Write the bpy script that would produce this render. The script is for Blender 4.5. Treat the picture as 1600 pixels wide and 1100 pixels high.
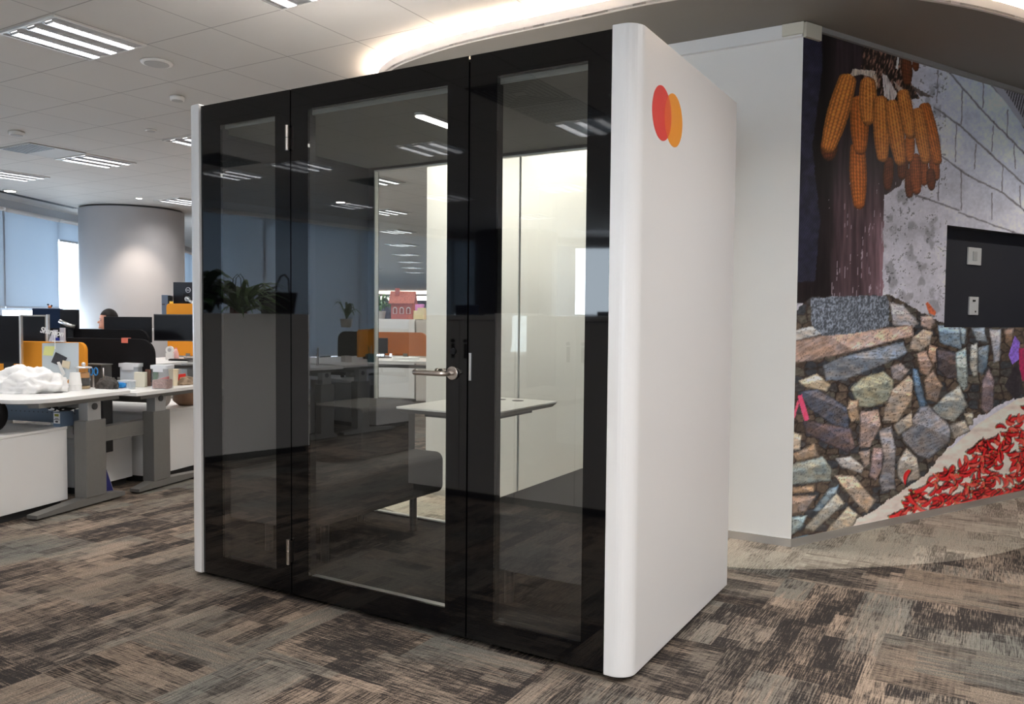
import bpy, bmesh, math, random
import numpy as np
from mathutils import Vector, Matrix
R = math.radians; PI = math.pi
for o in list(bpy.data.objects): bpy.data.objects.remove(o)
sc = bpy.context.scene; col = sc.collection
# ---------------- camera (calibrated; pod front = X axis, depth = Y) ----------------
F, YAW, PIT, ROL = 1270.43, -0.5367, -0.0431, 0.0091
CAM = Vector((3.3497, -2.5765, 1.2686))
FW = Vector((math.sin(YAW)*math.cos(PIT), math.cos(YAW)*math.cos(PIT), math.sin(PIT)))
R0 = Vector((math.cos(YAW), -math.sin(YAW), 0)); U0 = R0.cross(FW)
RT = math.cos(ROL)*R0+math.sin(ROL)*U0; UP = -math.sin(ROL)*R0+math.cos(ROL)*U0
cd = bpy.data.cameras.new('camera'); cam = bpy.data.objects.new('camera', cd); col.objects.link(cam); sc.camera = cam
cam.matrix_world = Matrix(((RT.x, UP.x, -FW.x, CAM.x), (RT.y, UP.y, -FW.y, CAM.y), (RT.z, UP.z, -FW.z, CAM.z), (0, 0, 0, 1)))
cd.sensor_width = 36; cd.lens = 36*F/1600; cd.clip_start = .05; cd.clip_end = 300
# ---------------- world, exposure ----------------
SKY = 3.0
w = bpy.data.worlds.new('sky'); sc.world = w; w.use_nodes = True
w.node_tree.nodes['Background'].inputs[0].default_value = (.78, .89, 1, 1); w.node_tree.nodes['Background'].inputs[1].default_value = SKY
sc.view_settings.view_transform = 'Standard'; sc.view_settings.look = 'None'; sc.view_settings.gamma = 1; sc.view_settings.use_curve_mapping = False
sc.view_settings.exposure = 1.8
sc.cycles.max_bounces = 10; sc.cycles.transparent_max_bounces = 24; sc.cycles.glossy_bounces = 6; sc.cycles.diffuse_bounces = 5; sc.cycles.sample_clamp_indirect = 6
TUBE, COVE, LED, DOWN = 1.8, 46.0, 3.2, 8.0; LAMPW = 5.6;       # lamp strengths
H = 2.98                                           # ceiling height

def ray(x, y): return FW+(x-800)/F*RT-(y-550)/F*UP
def on(x, y, z): d = ray(x, y); return CAM+d*((z-CAM.z)/d.z)      # photo pixel -> point on a level plane
def at(x, y, d): return CAM+ray(x, y)*d                            # photo pixel -> point at a distance
def s2l(c): return tuple((v/12.92 if v <= .04045 else ((v+.055)/1.055)**2.4) for v in c)
def C8(r, g, b): return s2l((r/255, g/255, b/255))

# ---------------- materials ----------------
MATS = {}
def mat(name, c, rough=.5, metal=0, noise=0, nscale=30, bump=0, bscale=200, spec=.5, emit=0, trans=0, sheen=0):
    if name in MATS: return MATS[name]
    m = bpy.data.materials.new(name); m.use_nodes = True; nt = m.node_tree; b = nt.nodes['Principled BSDF']
    b.inputs['Base Color'].default_value = (*c, 1); b.inputs['Roughness'].default_value = rough; b.inputs['Metallic'].default_value = metal
    b.inputs['Specular IOR Level'].default_value = spec
    if trans: b.inputs['Transmission Weight'].default_value = trans
    if emit: b.inputs['Emission Color'].default_value = (*c, 1); b.inputs['Emission Strength'].default_value = emit
    tc = nt.nodes.new('ShaderNodeTexCoord')
    if noise:
        n = nt.nodes.new('ShaderNodeTexNoise'); n.inputs['Scale'].default_value = nscale; n.inputs['Detail'].default_value = 3; nt.links.new(tc.outputs['Object'], n.inputs['Vector'])
        r = nt.nodes.new('ShaderNodeMapRange'); r.inputs[1].default_value = .25; r.inputs[2].default_value = .75; r.inputs[3].default_value = 1-noise; r.inputs[4].default_value = 1+noise
        nt.links.new(n.outputs[0], r.inputs[0]); x = nt.nodes.new('ShaderNodeVectorMath'); x.operation = 'SCALE'; x.inputs[0].default_value = c
        nt.links.new(r.outputs[0], x.inputs['Scale']); nt.links.new(x.outputs[0], b.inputs['Base Color'])
    if bump:
        n = nt.nodes.new('ShaderNodeTexNoise'); n.inputs['Scale'].default_value = bscale; nt.links.new(tc.outputs['Object'], n.inputs['Vector'])
        bp = nt.nodes.new('ShaderNodeBump'); bp.inputs['Strength'].default_value = bump; bp.inputs['Distance'].default_value = .002
        nt.links.new(n.outputs[0], bp.inputs['Height']); nt.links.new(bp.outputs[0], b.inputs['Normal'])
    MATS[name] = m; return m
def glassmat(name, tint, ior=1.5, boost=1.0, rough=0.0, milk=0):
    m = bpy.data.materials.new(name); m.use_nodes = True; nt = m.node_tree; nt.nodes.remove(nt.nodes['Principled BSDF']); out = nt.nodes['Material Output']
    t = nt.nodes.new('ShaderNodeBsdfTransparent'); t.inputs[0].default_value = (*tint, 1); g = nt.nodes.new('ShaderNodeBsdfGlossy'); g.inputs['Roughness'].default_value = rough
    f = nt.nodes.new('ShaderNodeFresnel'); gm = nt.nodes.new('ShaderNodeNewGeometry'); mr = nt.nodes.new('ShaderNodeMapRange'); mr.inputs[3].default_value = ior; mr.inputs[4].default_value = 1/ior; nt.links.new(gm.outputs['Backfacing'], mr.inputs[0]); nt.links.new(mr.outputs[0], f.inputs[0]); k = nt.nodes.new('ShaderNodeMath'); k.operation = 'MULTIPLY'; k.inputs[1].default_value = boost; k.use_clamp = True
    nt.links.new(f.outputs[0], k.inputs[0]); mx = nt.nodes.new('ShaderNodeMixShader'); nt.links.new(k.outputs[0], mx.inputs[0]); src = t
    if milk:
        df = nt.nodes.new('ShaderNodeBsdfDiffuse'); df.inputs[0].default_value = (.8, .84, .88, 1); m2 = nt.nodes.new('ShaderNodeMixShader'); m2.inputs[0].default_value = milk; nt.links.new(t.outputs[0], m2.inputs[1]); nt.links.new(df.outputs[0], m2.inputs[2]); src = m2
    nt.links.new(src.outputs[0], mx.inputs[1]); nt.links.new(g.outputs[0], mx.inputs[2]); nt.links.new(mx.outputs[0], out.inputs[0])
    MATS[name] = m; return m
def emitmat(name, c, s):
    m = bpy.data.materials.new(name); m.use_nodes = True; nt = m.node_tree; nt.nodes.remove(nt.nodes['Principled BSDF']); e = nt.nodes.new('ShaderNodeEmission'); e.inputs[0].default_value = (*c, 1); e.inputs[1].default_value = s
    nt.links.new(e.outputs[0], nt.nodes['Material Output'].inputs[0]); MATS[name] = m; return m
white = mat('white_laminate', (.80, .79, .78), .32, noise=.015, nscale=3)
podwhite = mat('pod_white', (.78, .765, .755), .30, noise=.01, nscale=2, bump=.03, bscale=500)
wallwhite = mat('white_wall_paint', (.80, .78, .75), .6, noise=.02, nscale=2, bump=.03, bscale=300)
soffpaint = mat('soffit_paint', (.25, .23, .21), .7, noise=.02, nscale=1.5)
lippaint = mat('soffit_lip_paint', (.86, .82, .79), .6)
grey_m = mat('grey_metal', (.19, .185, .175), .42, .35, noise=.03)
dark_m = mat('dark_metal', (.05, .05, .052), .45, .4)
steel = mat('brushed_steel', (.62, .55, .50), .28, 1.0, noise=.06, nscale=40)
alu = mat('aluminium', (.72, .72, .72), .3, .9)
blackpl = mat('black_plastic', (.010, .010, .012), .45, noise=.1, spec=.25)
screenbl = mat('screen_black', (.006, .006, .008), .3, spec=.2)
felt_bk = mat('black_felt', (.012, .011, .012), .95, noise=.2, nscale=300, spec=.1)
felt_gr = mat('dark_grey_felt', (.042, .042, .042), .95, noise=.12, nscale=200, spec=.1)
bench_f = mat('bench_fabric', (.062, .058, .058), .95, noise=.10, nscale=260, bump=.15, bscale=500, spec=.15)
orange = mat('orange_felt', C8(214, 140, 44), .9, noise=.06, nscale=200, spec=.15)
navy = mat('navy_felt', C8(34, 48, 74), .9, noise=.06, nscale=200, spec=.15)
paper = mat('paper', (.80, .80, .79), .7); note_y = mat('yellow_note', C8(226, 228, 150), .7)
black_gl = mat('black_painted_glass', (.0025, .0025, .003), .03, spec=.5)
black_gl.node_tree.nodes['Principled BSDF'].inputs['IOR'].default_value = 1.52
pane = glassmat('clear_glass', (.92, .945, .915), 1.5, 3.5)
pane_b = glassmat('back_glass', (.94, .955, .93), 1.5, 1.7)
winglass = glassmat('window_glass', (.97, .99, 1), 1.45)
plast_c = glassmat('clear_plastic', (.90, .93, .95), 1.35, 1.3, .1, .16); jar_g = glassmat('jar_glass', (.93, .94, .94), 1.4, 1.4, 0, .03)
red_m = mat('red_print', C8(226, 62, 58), .35); org_m = mat('orange_print', C8(240, 155, 50), .35); mid_m = mat('overlap_print', C8(232, 98, 50), .35)
tube = emitmat('lamp_tube', (1, .98, .96), TUBE); cove_e = emitmat('cove_light', (1, .80, .62), COVE); led_e = emitmat('led_bar_light', (1, .96, .9), LED); down_e = emitmat('downlight_lens', (1, .93, .82), DOWN)
leafm = mat('leaf_green', C8(52, 88, 40), .5, noise=.35, nscale=12); leaf_l = mat('leaf_light', C8(96, 132, 66), .5, noise=.3, nscale=15); potm = mat('pot', (.55, .53, .5), .6)
bluep = mat('blue_plastic', C8(44, 140, 214), .35); brownf = mat('brown_leather', C8(150, 118, 94), .6, noise=.1); redf = mat('red_card', C8(214, 46, 40), .6); beige = mat('beige_card', C8(222, 208, 180), .6)
skin = mat('skin', C8(206, 152, 132), .5); hairm = mat('black_hair', (.010, .008, .008), .6, spec=.2, noise=.3, nscale=80); cream = mat('cream', C8(236, 222, 176), .6)
chairf = mat('charcoal_mesh', (.035, .034, .034), .8, noise=.15, nscale=250)

def blindmat():
    m = bpy.data.materials.new('roller_blind_fabric'); m.use_nodes = True; nt = m.node_tree; nt.nodes.remove(nt.nodes['Principled BSDF']); out = nt.nodes['Material Output']
    d = nt.nodes.new('ShaderNodeBsdfDiffuse'); d.inputs[0].default_value = (.34, .38, .43, 1); t = nt.nodes.new('ShaderNodeBsdfTranslucent')
    tc = nt.nodes.new('ShaderNodeTexCoord'); wv = nt.nodes.new('ShaderNodeTexNoise'); wv.inputs['Scale'].default_value = .6; nt.links.new(tc.outputs['Object'], wv.inputs['Vector'])
    cr = nt.nodes.new('ShaderNodeMixRGB'); cr.inputs[1].default_value = (.026, .034, .043, 1); cr.inputs[2].default_value = (.032, .041, .051, 1); nt.links.new(wv.outputs[0], cr.inputs[0]); nt.links.new(cr.outputs[0], t.inputs[0])
    a = nt.nodes.new('ShaderNodeAddShader'); nt.links.new(d.outputs[0], a.inputs[0]); nt.links.new(t.outputs[0], a.inputs[1]); nt.links.new(a.outputs[0], out.inputs[0]); return m
blindm = blindmat()

def N(nt, t, **k):
    n = nt.nodes.new('ShaderNode'+t)
    for a, v in k.items(): setattr(n, a, v)
    return n
def carpet(name, lightA, lightB, dark, dens):
    m = bpy.data.materials.new(name); m.use_nodes = True; nt = m.node_tree; L = nt.links.new; b = nt.nodes['Principled BSDF']; b.inputs['Roughness'].default_value = .95; b.inputs['Specular IOR Level'].default_value = .1
    def math_(op, a, c=None, d=None):
        n = N(nt, 'Math', operation=op)
        for i, v in enumerate((a, c, d)):
            if v is None: continue
            if isinstance(v, (int, float)): n.inputs[i].default_value = v
            else: L(v, n.inputs[i])
        return n.outputs[0]
    def comb(x, y, z=0):
        n = N(nt, 'CombineXYZ')
        for i, v in enumerate((x, y, z)):
            if isinstance(v, (int, float)): n.inputs[i].default_value = v
            else: L(v, n.inputs[i])
        return n.outputs[0]
    def white_(v): n = N(nt, 'TexWhiteNoise', noise_dimensions='3D'); L(v, n.inputs['Vector']); return n.outputs['Value']
    def noise(v, det=2): n = N(nt, 'TexNoise'); n.inputs['Scale'].default_value = 1; n.inputs['Detail'].default_value = det; L(v, n.inputs['Vector']); return n.outputs[0]
    def mr(v, a, b_, c=0, d=1): n = N(nt, 'MapRange'); n.inputs[1].default_value = a; n.inputs[2].default_value = b_; n.inputs[3].default_value = c; n.inputs[4].default_value = d; L(v, n.inputs[0]); return n.outputs[0]
    def mix(f, a, c):
        n = N(nt, 'MixRGB'); L(f, n.inputs[0])
        for i, v in ((1, a), (2, c)):
            if isinstance(v, tuple): n.inputs[i].default_value = (*v, 1)
            else: L(v, n.inputs[i])
        return n.outputs[0]
    g = N(nt, 'NewGeometry'); s = N(nt, 'SeparateXYZ'); L(g.outputs['Position'], s.inputs[0]); x, y = s.outputs[0], s.outputs[1]
    T = .5
    ix = math_('FLOOR', math_('DIVIDE', x, T)); iy = math_('FLOOR', math_('DIVIDE', y, T))
    r1 = white_(comb(ix, iy, 3.3)); r2 = white_(comb(ix, iy, 7.7)); swap = math_('GREATER_THAN', r1, .70)
    inv = math_('SUBTRACT', 1, swap)
    al = math_('ADD', math_('MULTIPLY', y, inv), math_('MULTIPLY', x, swap)); ac = math_('ADD', math_('MULTIPLY', x, inv), math_('MULTIPLY', y, swap))
    def patch(sa, sb, off, seed):
        row = math_('FLOOR', math_('DIVIDE', ac, sb)); sh = white_(comb(row, seed, r1 if False else 1.5))
        cell = math_('FLOOR', math_('ADD', math_('DIVIDE', al, sa), math_('MULTIPLY', sh, off)))
        return white_(comb(row, cell, seed))
    p1 = patch(.27, .09, 3, 11.1); p2 = patch(.16, .045, 5, 23.9); p3 = patch(.5, .22, 2, 41.7)
    pz = math_('ADD', math_('ADD', math_('MULTIPLY', p1, .42), math_('MULTIPLY', p2, .25)), math_('MULTIPLY', p3, .38))
    pz = math_('ADD', pz, math_('MULTIPLY', math_('SUBTRACT', r2, .5), .28))
    st = noise(comb(math_('MULTIPLY', al, 12), math_('MULTIPLY', ac, 190)), 2)
    st2 = noise(comb(math_('MULTIPLY', ac, 5), math_('MULTIPLY', al, 90), 4), 2)
    yarn = noise(comb(math_('MULTIPLY', x, 200), math_('MULTIPLY', y, 200)), 1)
    v = math_('ADD', math_('MULTIPLY', st, 1.25), math_('MULTIPLY', math_('SUBTRACT', pz, .5), .72))
    v = math_('ADD', v, math_('MULTIPLY', math_('SUBTRACT', yarn, .5), .9)); v = math_('ADD', v, math_('MULTIPLY', math_('SUBTRACT', st2, .5), .35))
    f = mr(v, dens-.17, dens+.20)
    big = noise(comb(math_('MULTIPLY', x, 1.1), math_('MULTIPLY', y, 1.1), 2), 1); wc = math_('ADD', math_('MULTIPLY', big, .9), math_('MULTIPLY', p3, .45))
    lc = mix(mr(wc, .40, .85), lightA, lightB)
    bs = noise(comb(math_('MULTIPLY', al, 4), math_('MULTIPLY', ac, 60), 9), 2); lc = mix(math_('MULTIPLY', mr(math_('ADD', math_('MULTIPLY', bs, .8), math_('MULTIPLY', big, .7)), .76, .90), .75), lc, lightB); c = mix(f, lc, dark)
    sc_ = N(nt, 'VectorMath', operation='SCALE'); L(c, sc_.inputs[0]); L(mr(math_('ADD', math_('MULTIPLY', yarn, .85), math_('MULTIPLY', r2, .15)), .28, .68, .45, 1.6), sc_.inputs['Scale']); L(sc_.outputs[0], b.inputs['Base Color'])
    bp = N(nt, 'Bump'); bp.inputs['Strength'].default_value = .5; bp.inputs['Distance'].default_value = .003; L(yarn, bp.inputs['Height']); L(bp.outputs[0], b.inputs['Normal'])
    return m
carpet_d = carpet('dark_carpet_tiles', (.155, .150, .133), (.315, .24, .185), (.029, .025, .024), .64)
carpet_l = carpet('light_carpet_tiles', (.36, .335, .285), (.44, .375, .31), (.13, .112, .095), .70)

def ceilmat():
    m = bpy.data.materials.new('ceiling_tiles'); m.use_nodes = True; nt = m.node_tree; L = nt.links.new; b = nt.nodes['Principled BSDF']; b.inputs['Roughness'].default_value = .85
    g = N(nt, 'NewGeometry'); s = N(nt, 'SeparateXYZ'); L(g.outputs['Position'], s.inputs[0]); fs = []
    for i, (o, per) in enumerate(((-.137, .604), (.130, .612))):
        a = N(nt, 'Math', operation='SUBTRACT'); L(s.outputs[i], a.inputs[0]); a.inputs[1].default_value = o+per/2
        p = N(nt, 'Math', operation='PINGPONG'); L(a.outputs[0], p.inputs[0]); p.inputs[1].default_value = per/2      # 0.. per/2, max at the joint
        c = N(nt, 'Math', operation='GREATER_THAN'); L(p.outputs[0], c.inputs[0]); c.inputs[1].default_value = per/2-.0035; fs.append(c)
    mx = N(nt, 'Math', operation='MAXIMUM'); L(fs[0].outputs[0], mx.inputs[0]); L(fs[1].outputs[0], mx.inputs[1])
    n = N(nt, 'TexNoise'); n.inputs['Scale'].default_value = 1.2; L(g.outputs['Position'], n.inputs['Vector'])
    c1 = N(nt, 'MixRGB'); c1.inputs[1].default_value = (.54, .52, .495, 1); c1.inputs[2].default_value = (.58, .56, .53, 1); L(n.outputs[0], c1.inputs[0])
    c2 = N(nt, 'MixRGB'); L(mx.outputs[0], c2.inputs[0]); L(c1.outputs[0], c2.inputs[1]); c2.inputs[2].default_value = (.26, .25, .24, 1); L(c2.outputs[0], b.inputs['Base Color'])
    return m
ceil_m = ceilmat()

# ---------------- mesh helpers ----------------
class MB:
    def __init__(s): s.b = bmesh.new()
    def box(s, lo, hi, rz=0, about=None, M=None):
        c = [(lo[i]+hi[i])/2 for i in range(3)]; d = [abs(hi[i]-lo[i]) for i in range(3)]
        mt = Matrix.Translation(c)@Matrix.Rotation(rz, 4, 'Z')@Matrix.Diagonal((*d, 1))
        if M is not None: mt = M@mt
        bmesh.ops.create_cube(s.b, size=1, matrix=mt); return s
    def cyl(s, p0, p1, r, r2=None, n=20, caps=True):
        p0, p1 = Vector(p0), Vector(p1); d = p1-p0
        mt = Matrix.Translation((p0+p1)/2)@d.to_track_quat('Z', 'Y').to_matrix().to_4x4()
        bmesh.ops.create_cone(s.b, cap_ends=caps, segments=n, radius1=r, radius2=r if r2 is None else r2, depth=d.length, matrix=mt); return s
    def ball(s, c, r, sx=1, sy=1, sz=1, n=16, M=None):
        mt = Matrix.Translation(c)@(M or Matrix())@Matrix.Diagonal((r*sx, r*sy, r*sz, 1))
        bmesh.ops.create_uvsphere(s.b, u_segments=n, v_segments=max(6, n*2//3), radius=1, matrix=mt); return s
    def tube(s, pts, r, n=8, close=False):
        pts = [Vector(p) for p in pts]; rs = r if isinstance(r, (list, tuple)) else [r]*len(pts); rings = []; a = None
        for i, p in enumerate(pts):
            t = (pts[min(i+1, len(pts)-1)]-pts[max(i-1, 0)]).normalized()
            if a is None: a = t.orthogonal().normalized()
            a = (a-t*a.dot(t)).normalized(); bb = t.cross(a)
            rings.append([s.b.verts.new(p+rs[i]*(math.cos(2*PI*k/n)*a+math.sin(2*PI*k/n)*bb)) for k in range(n)])
        for i in range(len(rings)-1):
            for k in range(n): s.b.faces.new((rings[i][k], rings[i][(k+1) % n], rings[i+1][(k+1) % n], rings[i+1][k]))
        s.b.faces.new(rings[0][::-1]); s.b.faces.new(rings[-1]); return s
    def prism(s, poly, z0, z1, M=None):
        M = M or Matrix(); lo = [s.b.verts.new(M@Vector((x, y, z0))) for x, y in poly]; hi = [s.b.verts.new(M@Vector((x, y, z1))) for x, y in poly]; n = len(poly)
        for i in range(n): s.b.faces.new((lo[i], lo[(i+1) % n], hi[(i+1) % n], hi[i]))
        s.b.faces.new(lo[::-1]); s.b.faces.new(hi); return s
    def lathe(s, prof, c=(0, 0, 0), n=24):
        rings = []
        for r, z in prof: rings.append([s.b.verts.new((c[0]+r*math.cos(2*PI*k/n), c[1]+r*math.sin(2*PI*k/n), c[2]+z)) for k in range(n)])
        for i in range(len(rings)-1):
            for k in range(n): s.b.faces.new((rings[i][k], rings[i][(k+1) % n], rings[i+1][(k+1) % n], rings[i+1][k]))
        s.b.faces.new(rings[0][::-1]); s.b.faces.new(rings[-1]); return s
    def quad(s, *v): s.b.faces.new([s.b.verts.new(p) for p in v]); return s
    def build(s, name, m, parent=None, smooth=False, bev=0, seg=2, loc=None, rz=0):
        bmesh.ops.recalc_face_normals(s.b, faces=s.b.faces); me = bpy.data.meshes.new(name); s.b.to_mesh(me); s.b.free()
        for mm in (m if isinstance(m, list) else [m]): me.materials.append(mm)
        if smooth:
            for p in me.polygons: p.use_smooth = True
        o = bpy.data.objects.new(name, me); col.objects.link(o); o.parent = parent
        if loc: o.location = loc
        if rz: o.rotation_euler.z = rz
        if bev: b = o.modifiers.new('bevel', 'BEVEL'); b.width = bev; b.segments = seg; b.limit_method = 'ANGLE'; b.angle_limit = R(40)
        return o
def tag(o, label, cat, group=None, kind=None):
    o['label'] = label; o['category'] = cat
    if group: o['group'] = group
    if kind: o['kind'] = kind
    return o
def thing(name, label, cat, loc=(0, 0, 0), rz=0, group=None):
    o = bpy.data.objects.new(name, None); col.objects.link(o); o.empty_display_size = .1; o.location = loc; o.rotation_euler.z = rz; return tag(o, label, cat, group)
def struct(name, mb, m, label=None, **k):
    o = mb.build(name, m, **k); o['kind'] = 'structure'
    if label: o['label'] = label
    return o
def kids(o): return [c for c in bpy.data.objects if c.parent == o]
def dup(root, loc, rz=None, label=None, group=None):
    def cp(o, par):
        c = o.copy(); col.objects.link(c); c.parent = par
        for k in CH.get(o.name, ()): cp(k, c)
        return c
    CH = {}
    for o in bpy.data.objects:
        if o.parent: CH.setdefault(o.parent.name, []).append(o)
    c = cp(root, None); c.location = loc
    if rz is not None: c.rotation_euler.z = rz
    if label: c['label'] = label
    if group: c['group'] = group
    return c
def rrect(x0, y0, x1, y1, r, n=6, corners=(1, 1, 1, 1)):
    P = []
    for k, (cx, cy, a0) in enumerate(((x0+r, y0+r, PI), (x1-r, y0+r, 1.5*PI), (x1-r, y1-r, 0), (x0+r, y1-r, .5*PI))):
        if corners[k]:
            for i in range(n+1): a = a0+PI/2*i/n; P.append((cx+r*math.cos(a), cy+r*math.sin(a)))
        else: P.append(((x0, y0), (x1, y0), (x1, y1), (x0, y1))[k])
    return P
XZ = Matrix(((1, 0, 0, 0), (0, 0, -1, 0), (0, 1, 0, 0), (0, 0, 0, 1)))     # maps a prism's (x,y,z) to (x,-z,y): an upright sheet in the XZ plane
YZ = Matrix(((0, 0, 1, 0), (1, 0, 0, 0), (0, 1, 0, 0), (0, 0, 0, 1)))      # upright sheet in the YZ plane

# ---- mural print: traced outlines and procedural texture, in print pixels (x,y) ----
def _h(ix, iy, seed=0):
    n = (ix.astype(np.int64)*374761393 + iy.astype(np.int64)*668265263 + seed*1274126177) & 0x7fffffff
    n = ((n ^ (n >> 13))*1274126177) & 0x7fffffff
    return ((n ^ (n >> 16)) & 0xffff)/65535.0
def vnoise(x, y, seed=0):
    ix, iy = np.floor(x), np.floor(y); fx, fy = x-ix, y-iy
    fx = fx*fx*(3-2*fx); fy = fy*fy*(3-2*fy)
    a = _h(ix, iy, seed); b = _h(ix+1, iy, seed); c = _h(ix, iy+1, seed); d = _h(ix+1, iy+1, seed)
    return (a*(1-fx)+b*fx)*(1-fy)+(c*(1-fx)+d*fx)*fy
def fbm(x, y, seed=0, o=4):
    s = 0; a = .5; t = 0
    for k in range(o):
        s = s+a*vnoise(x*2**k, y*2**k, seed+k*17); t += a; a *= .55
    return s/t
def inpoly(x, y, P):
    r = np.zeros(x.shape, bool); n = len(P); j = n-1
    for i in range(n):
        xi, yi = P[i]; xj, yj = P[j]
        if yi != yj: r ^= ((yi > y) != (yj > y)) & (x < (xj-xi)*(y-yi)/(yj-yi)+xi)
        j = i
    return r
def edged(x, y, P):
    d = np.full(x.shape, 1e9); n = len(P)
    for i in range(n):
        ax, ay = P[i]; bx, by = P[(i+1) % n]; vx, vy = bx-ax, by-ay
        t = np.clip(((x-ax)*vx+(y-ay)*vy)/(vx*vx+vy*vy+1e-9), 0, 1)
        d = np.minimum(d, np.hypot(x-ax-t*vx, y-ay-t*vy))
    return d
def smooth(a, b, v):
    t = np.clip((v-a)/(b-a), 0, 1); return t*t*(3-2*t)
def paint_mural(X, Y):
    rs = random.Random(5)
    X = X.copy(); Y = Y.copy()
    col = np.zeros(X.shape+(3,)); 
    T1 = lambda P: [(1040+a/2.619, b/2.619) for a, b in P]      # upper half tracing frame
    T2 = lambda P: [(1220+a/2.292, 420+b/2.292) for a, b in P]  # lower half tracing frame
    def blend(m, c, a=1.0):
        c = np.asarray(c, float)
        if c.ndim == 1: c = np.broadcast_to(c, (m.sum(), 3))
        a = np.asarray(a); a = a if a.ndim == 0 else a[:, None]
        col[m] = col[m]*(1-a)+c*a
    # plastered block wall
    n1 = fbm(X/40, Y/40, 1); n2 = fbm(X/3.5, Y/3.5, 2, 3); n3 = fbm(X/9, Y/9, 3, 3)
    g = smooth(1380, 1600, X)*smooth(420, 120, Y)
    base = np.stack([146-6*g, 144+6*g, 152+16*g], -1)
    base *= (0.90+.28*n1+.16*(n2-.5))[..., None]
    col[:] = base
    pit = (n2 > .66) & (n3 > .48) & (X < 1480); col[pit] *= .62
    stain = smooth(.55, .7, fbm(X/16, Y/22, 9)); col *= (1-.22*stain*(X < 1470))[..., None]
    L1 = [((1100,250),(1165,300),(1250,400),(1340,500),(1467,625),(1620,760)), ((1100,440),(1200,510),(1330,630),(1450,740),(1620,880)),
          ((1130,640),(1240,720),(1380,790),(1467,860),(1620,960)), ((1000,790),(1060,810),(1200,860)), ((1200,870),(1420,950),(1620,1010)), ((1330,345),(1400,420),(1467,520),(1600,640)),
          ((1215,370),(1210,510)), ((1300,340),(1298,440)), ((1340,515),(1335,620)), ((1400,450),(1398,560)), ((1425,590),(1430,690)), ((1190,510),(1185,660)), ((1115,290),(1110,420)),
          ((1270,590),(1265,690)), ((1210,700),(1210,860)), ((1380,680),(1375,790)), ((1120,720),(1115,820)), ((1335,790),(1335,900)), ((1450,760),(1452,850))]
    wx = X+3*(fbm(X/8, Y/8, 5)-.5); wy = Y+3*(fbm(X/8, Y/8, 6)-.5)
    for i, L in enumerate(L1):
        L = T1(L)
        for (ax, ay), (bx, by) in zip(L[:-1], L[1:]):
            m = (X > min(ax, bx)-5) & (X < max(ax, bx)+5) & (Y > min(ay, by)-5) & (Y < max(ay, by)+5)
            if not m.any(): continue
            vx, vy = bx-ax, by-ay; t = np.clip(((wx[m]-ax)*vx+(wy[m]-ay)*vy)/(vx*vx+vy*vy), 0, 1)
            d = np.hypot(wx[m]-ax-t*vx, wy[m]-ay-t*vy)
            w = (1.3 if i < 6 else .8)*(0.6+.9*n3[m]); a = .75*np.clip(1.4-d/w, 0, 1)
            blend(m, (62, 58, 64), a)
    # slatted dark corner at top right
    m = inpoly(X, Y, T1([(1385,365),(1640,365),(1640,560),(1467,500)])); s = (np.sin((X+Y*.25)*1.5) > 0)
    col[m] = np.where(s[m][:, None], (45, 42, 48), (120, 118, 125))
    m = inpoly(X, Y, T1([(1335,345),(1385,365),(1467,490),(1620,640),(1620,600),(1467,520),(1400,430)])); col[m] = (128, 130, 140)
    # timber post and dark woven cloth on the left
    e = 6*(fbm(X/6, Y/14, 8)-.5)
    m = inpoly(X+e, Y, T1([(400,60),(1010,60),(1000,250),(930,420),(1000,620),(960,760),(895,800),(888,1240),(400,1240)]))
    grain = fbm(X/4, Y/60, 12); streak = fbm(X/2, Y/25, 13)
    post = np.stack([36+26*smooth(240, 330, Y), 29+19*smooth(240, 330, Y), 32+20*smooth(240, 330, Y)], -1)*(.55+.9*grain)[..., None]
    mau = smooth(320, 360, Y)*smooth(1345, 1385, X); post = post*(1+.7*mau)[..., None]
    post = post*(.35+.65*smooth(1288, 1316, X))[..., None]
    col[m] = post[m]
    m2 = m & (streak > .74) & (Y > 285) & (X > 1295); col[m2] = col[m2]*.35+np.array((150, 140, 150))*.65
    weave = .5+.5*np.sin(X*1.6+np.sin(Y*.5)*1.2)*np.sin(Y*1.3)
    m = inpoly(X+e*.5, Y, T1([(400,60),(640,60),(640,300),(600,600),(632,900),(610,1150),(400,1160)]))
    col[m] = (np.stack([20+22*weave, 20+22*weave, 30+28*weave], -1)*(.6+.8*n3)[..., None])[m]
    # dry husks above the cobs
    m = inpoly(X+e, Y+e, T1([(810,190),(950,215),(1000,330),(1040,400),(930,420),(800,330)]))
    hus = fbm(X/2.2+Y/9, Y/8, 22)
    col[m] = (np.array((70, 52, 45))*(.35+1.5*smooth(.45, .75, hus))[..., None])[m]
    for P, c in (([(752,315),(768,282),(860,290),(850,318),(800,305)], (150,138,128)), ([(885,300),(905,310),(948,385),(930,418),(895,395)], (150,140,138)), ([(835,325),(862,300),(868,340),(862,400)], (140,122,105)),
                 ([(930,330),(990,380),(1020,430),(960,385)], (135,120,112)), ([(1000,345),(1100,400),(1040,392)], (70,60,58)), ([(948,230),(956,232),(950,285),(942,280)], (190,182,176))):
        m = inpoly(X+e*.3, Y, T1(P)); col[m] = (np.array(c)*(.6+.8*fbm(X/1.6, Y/9, 31))[..., None])[m]
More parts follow.
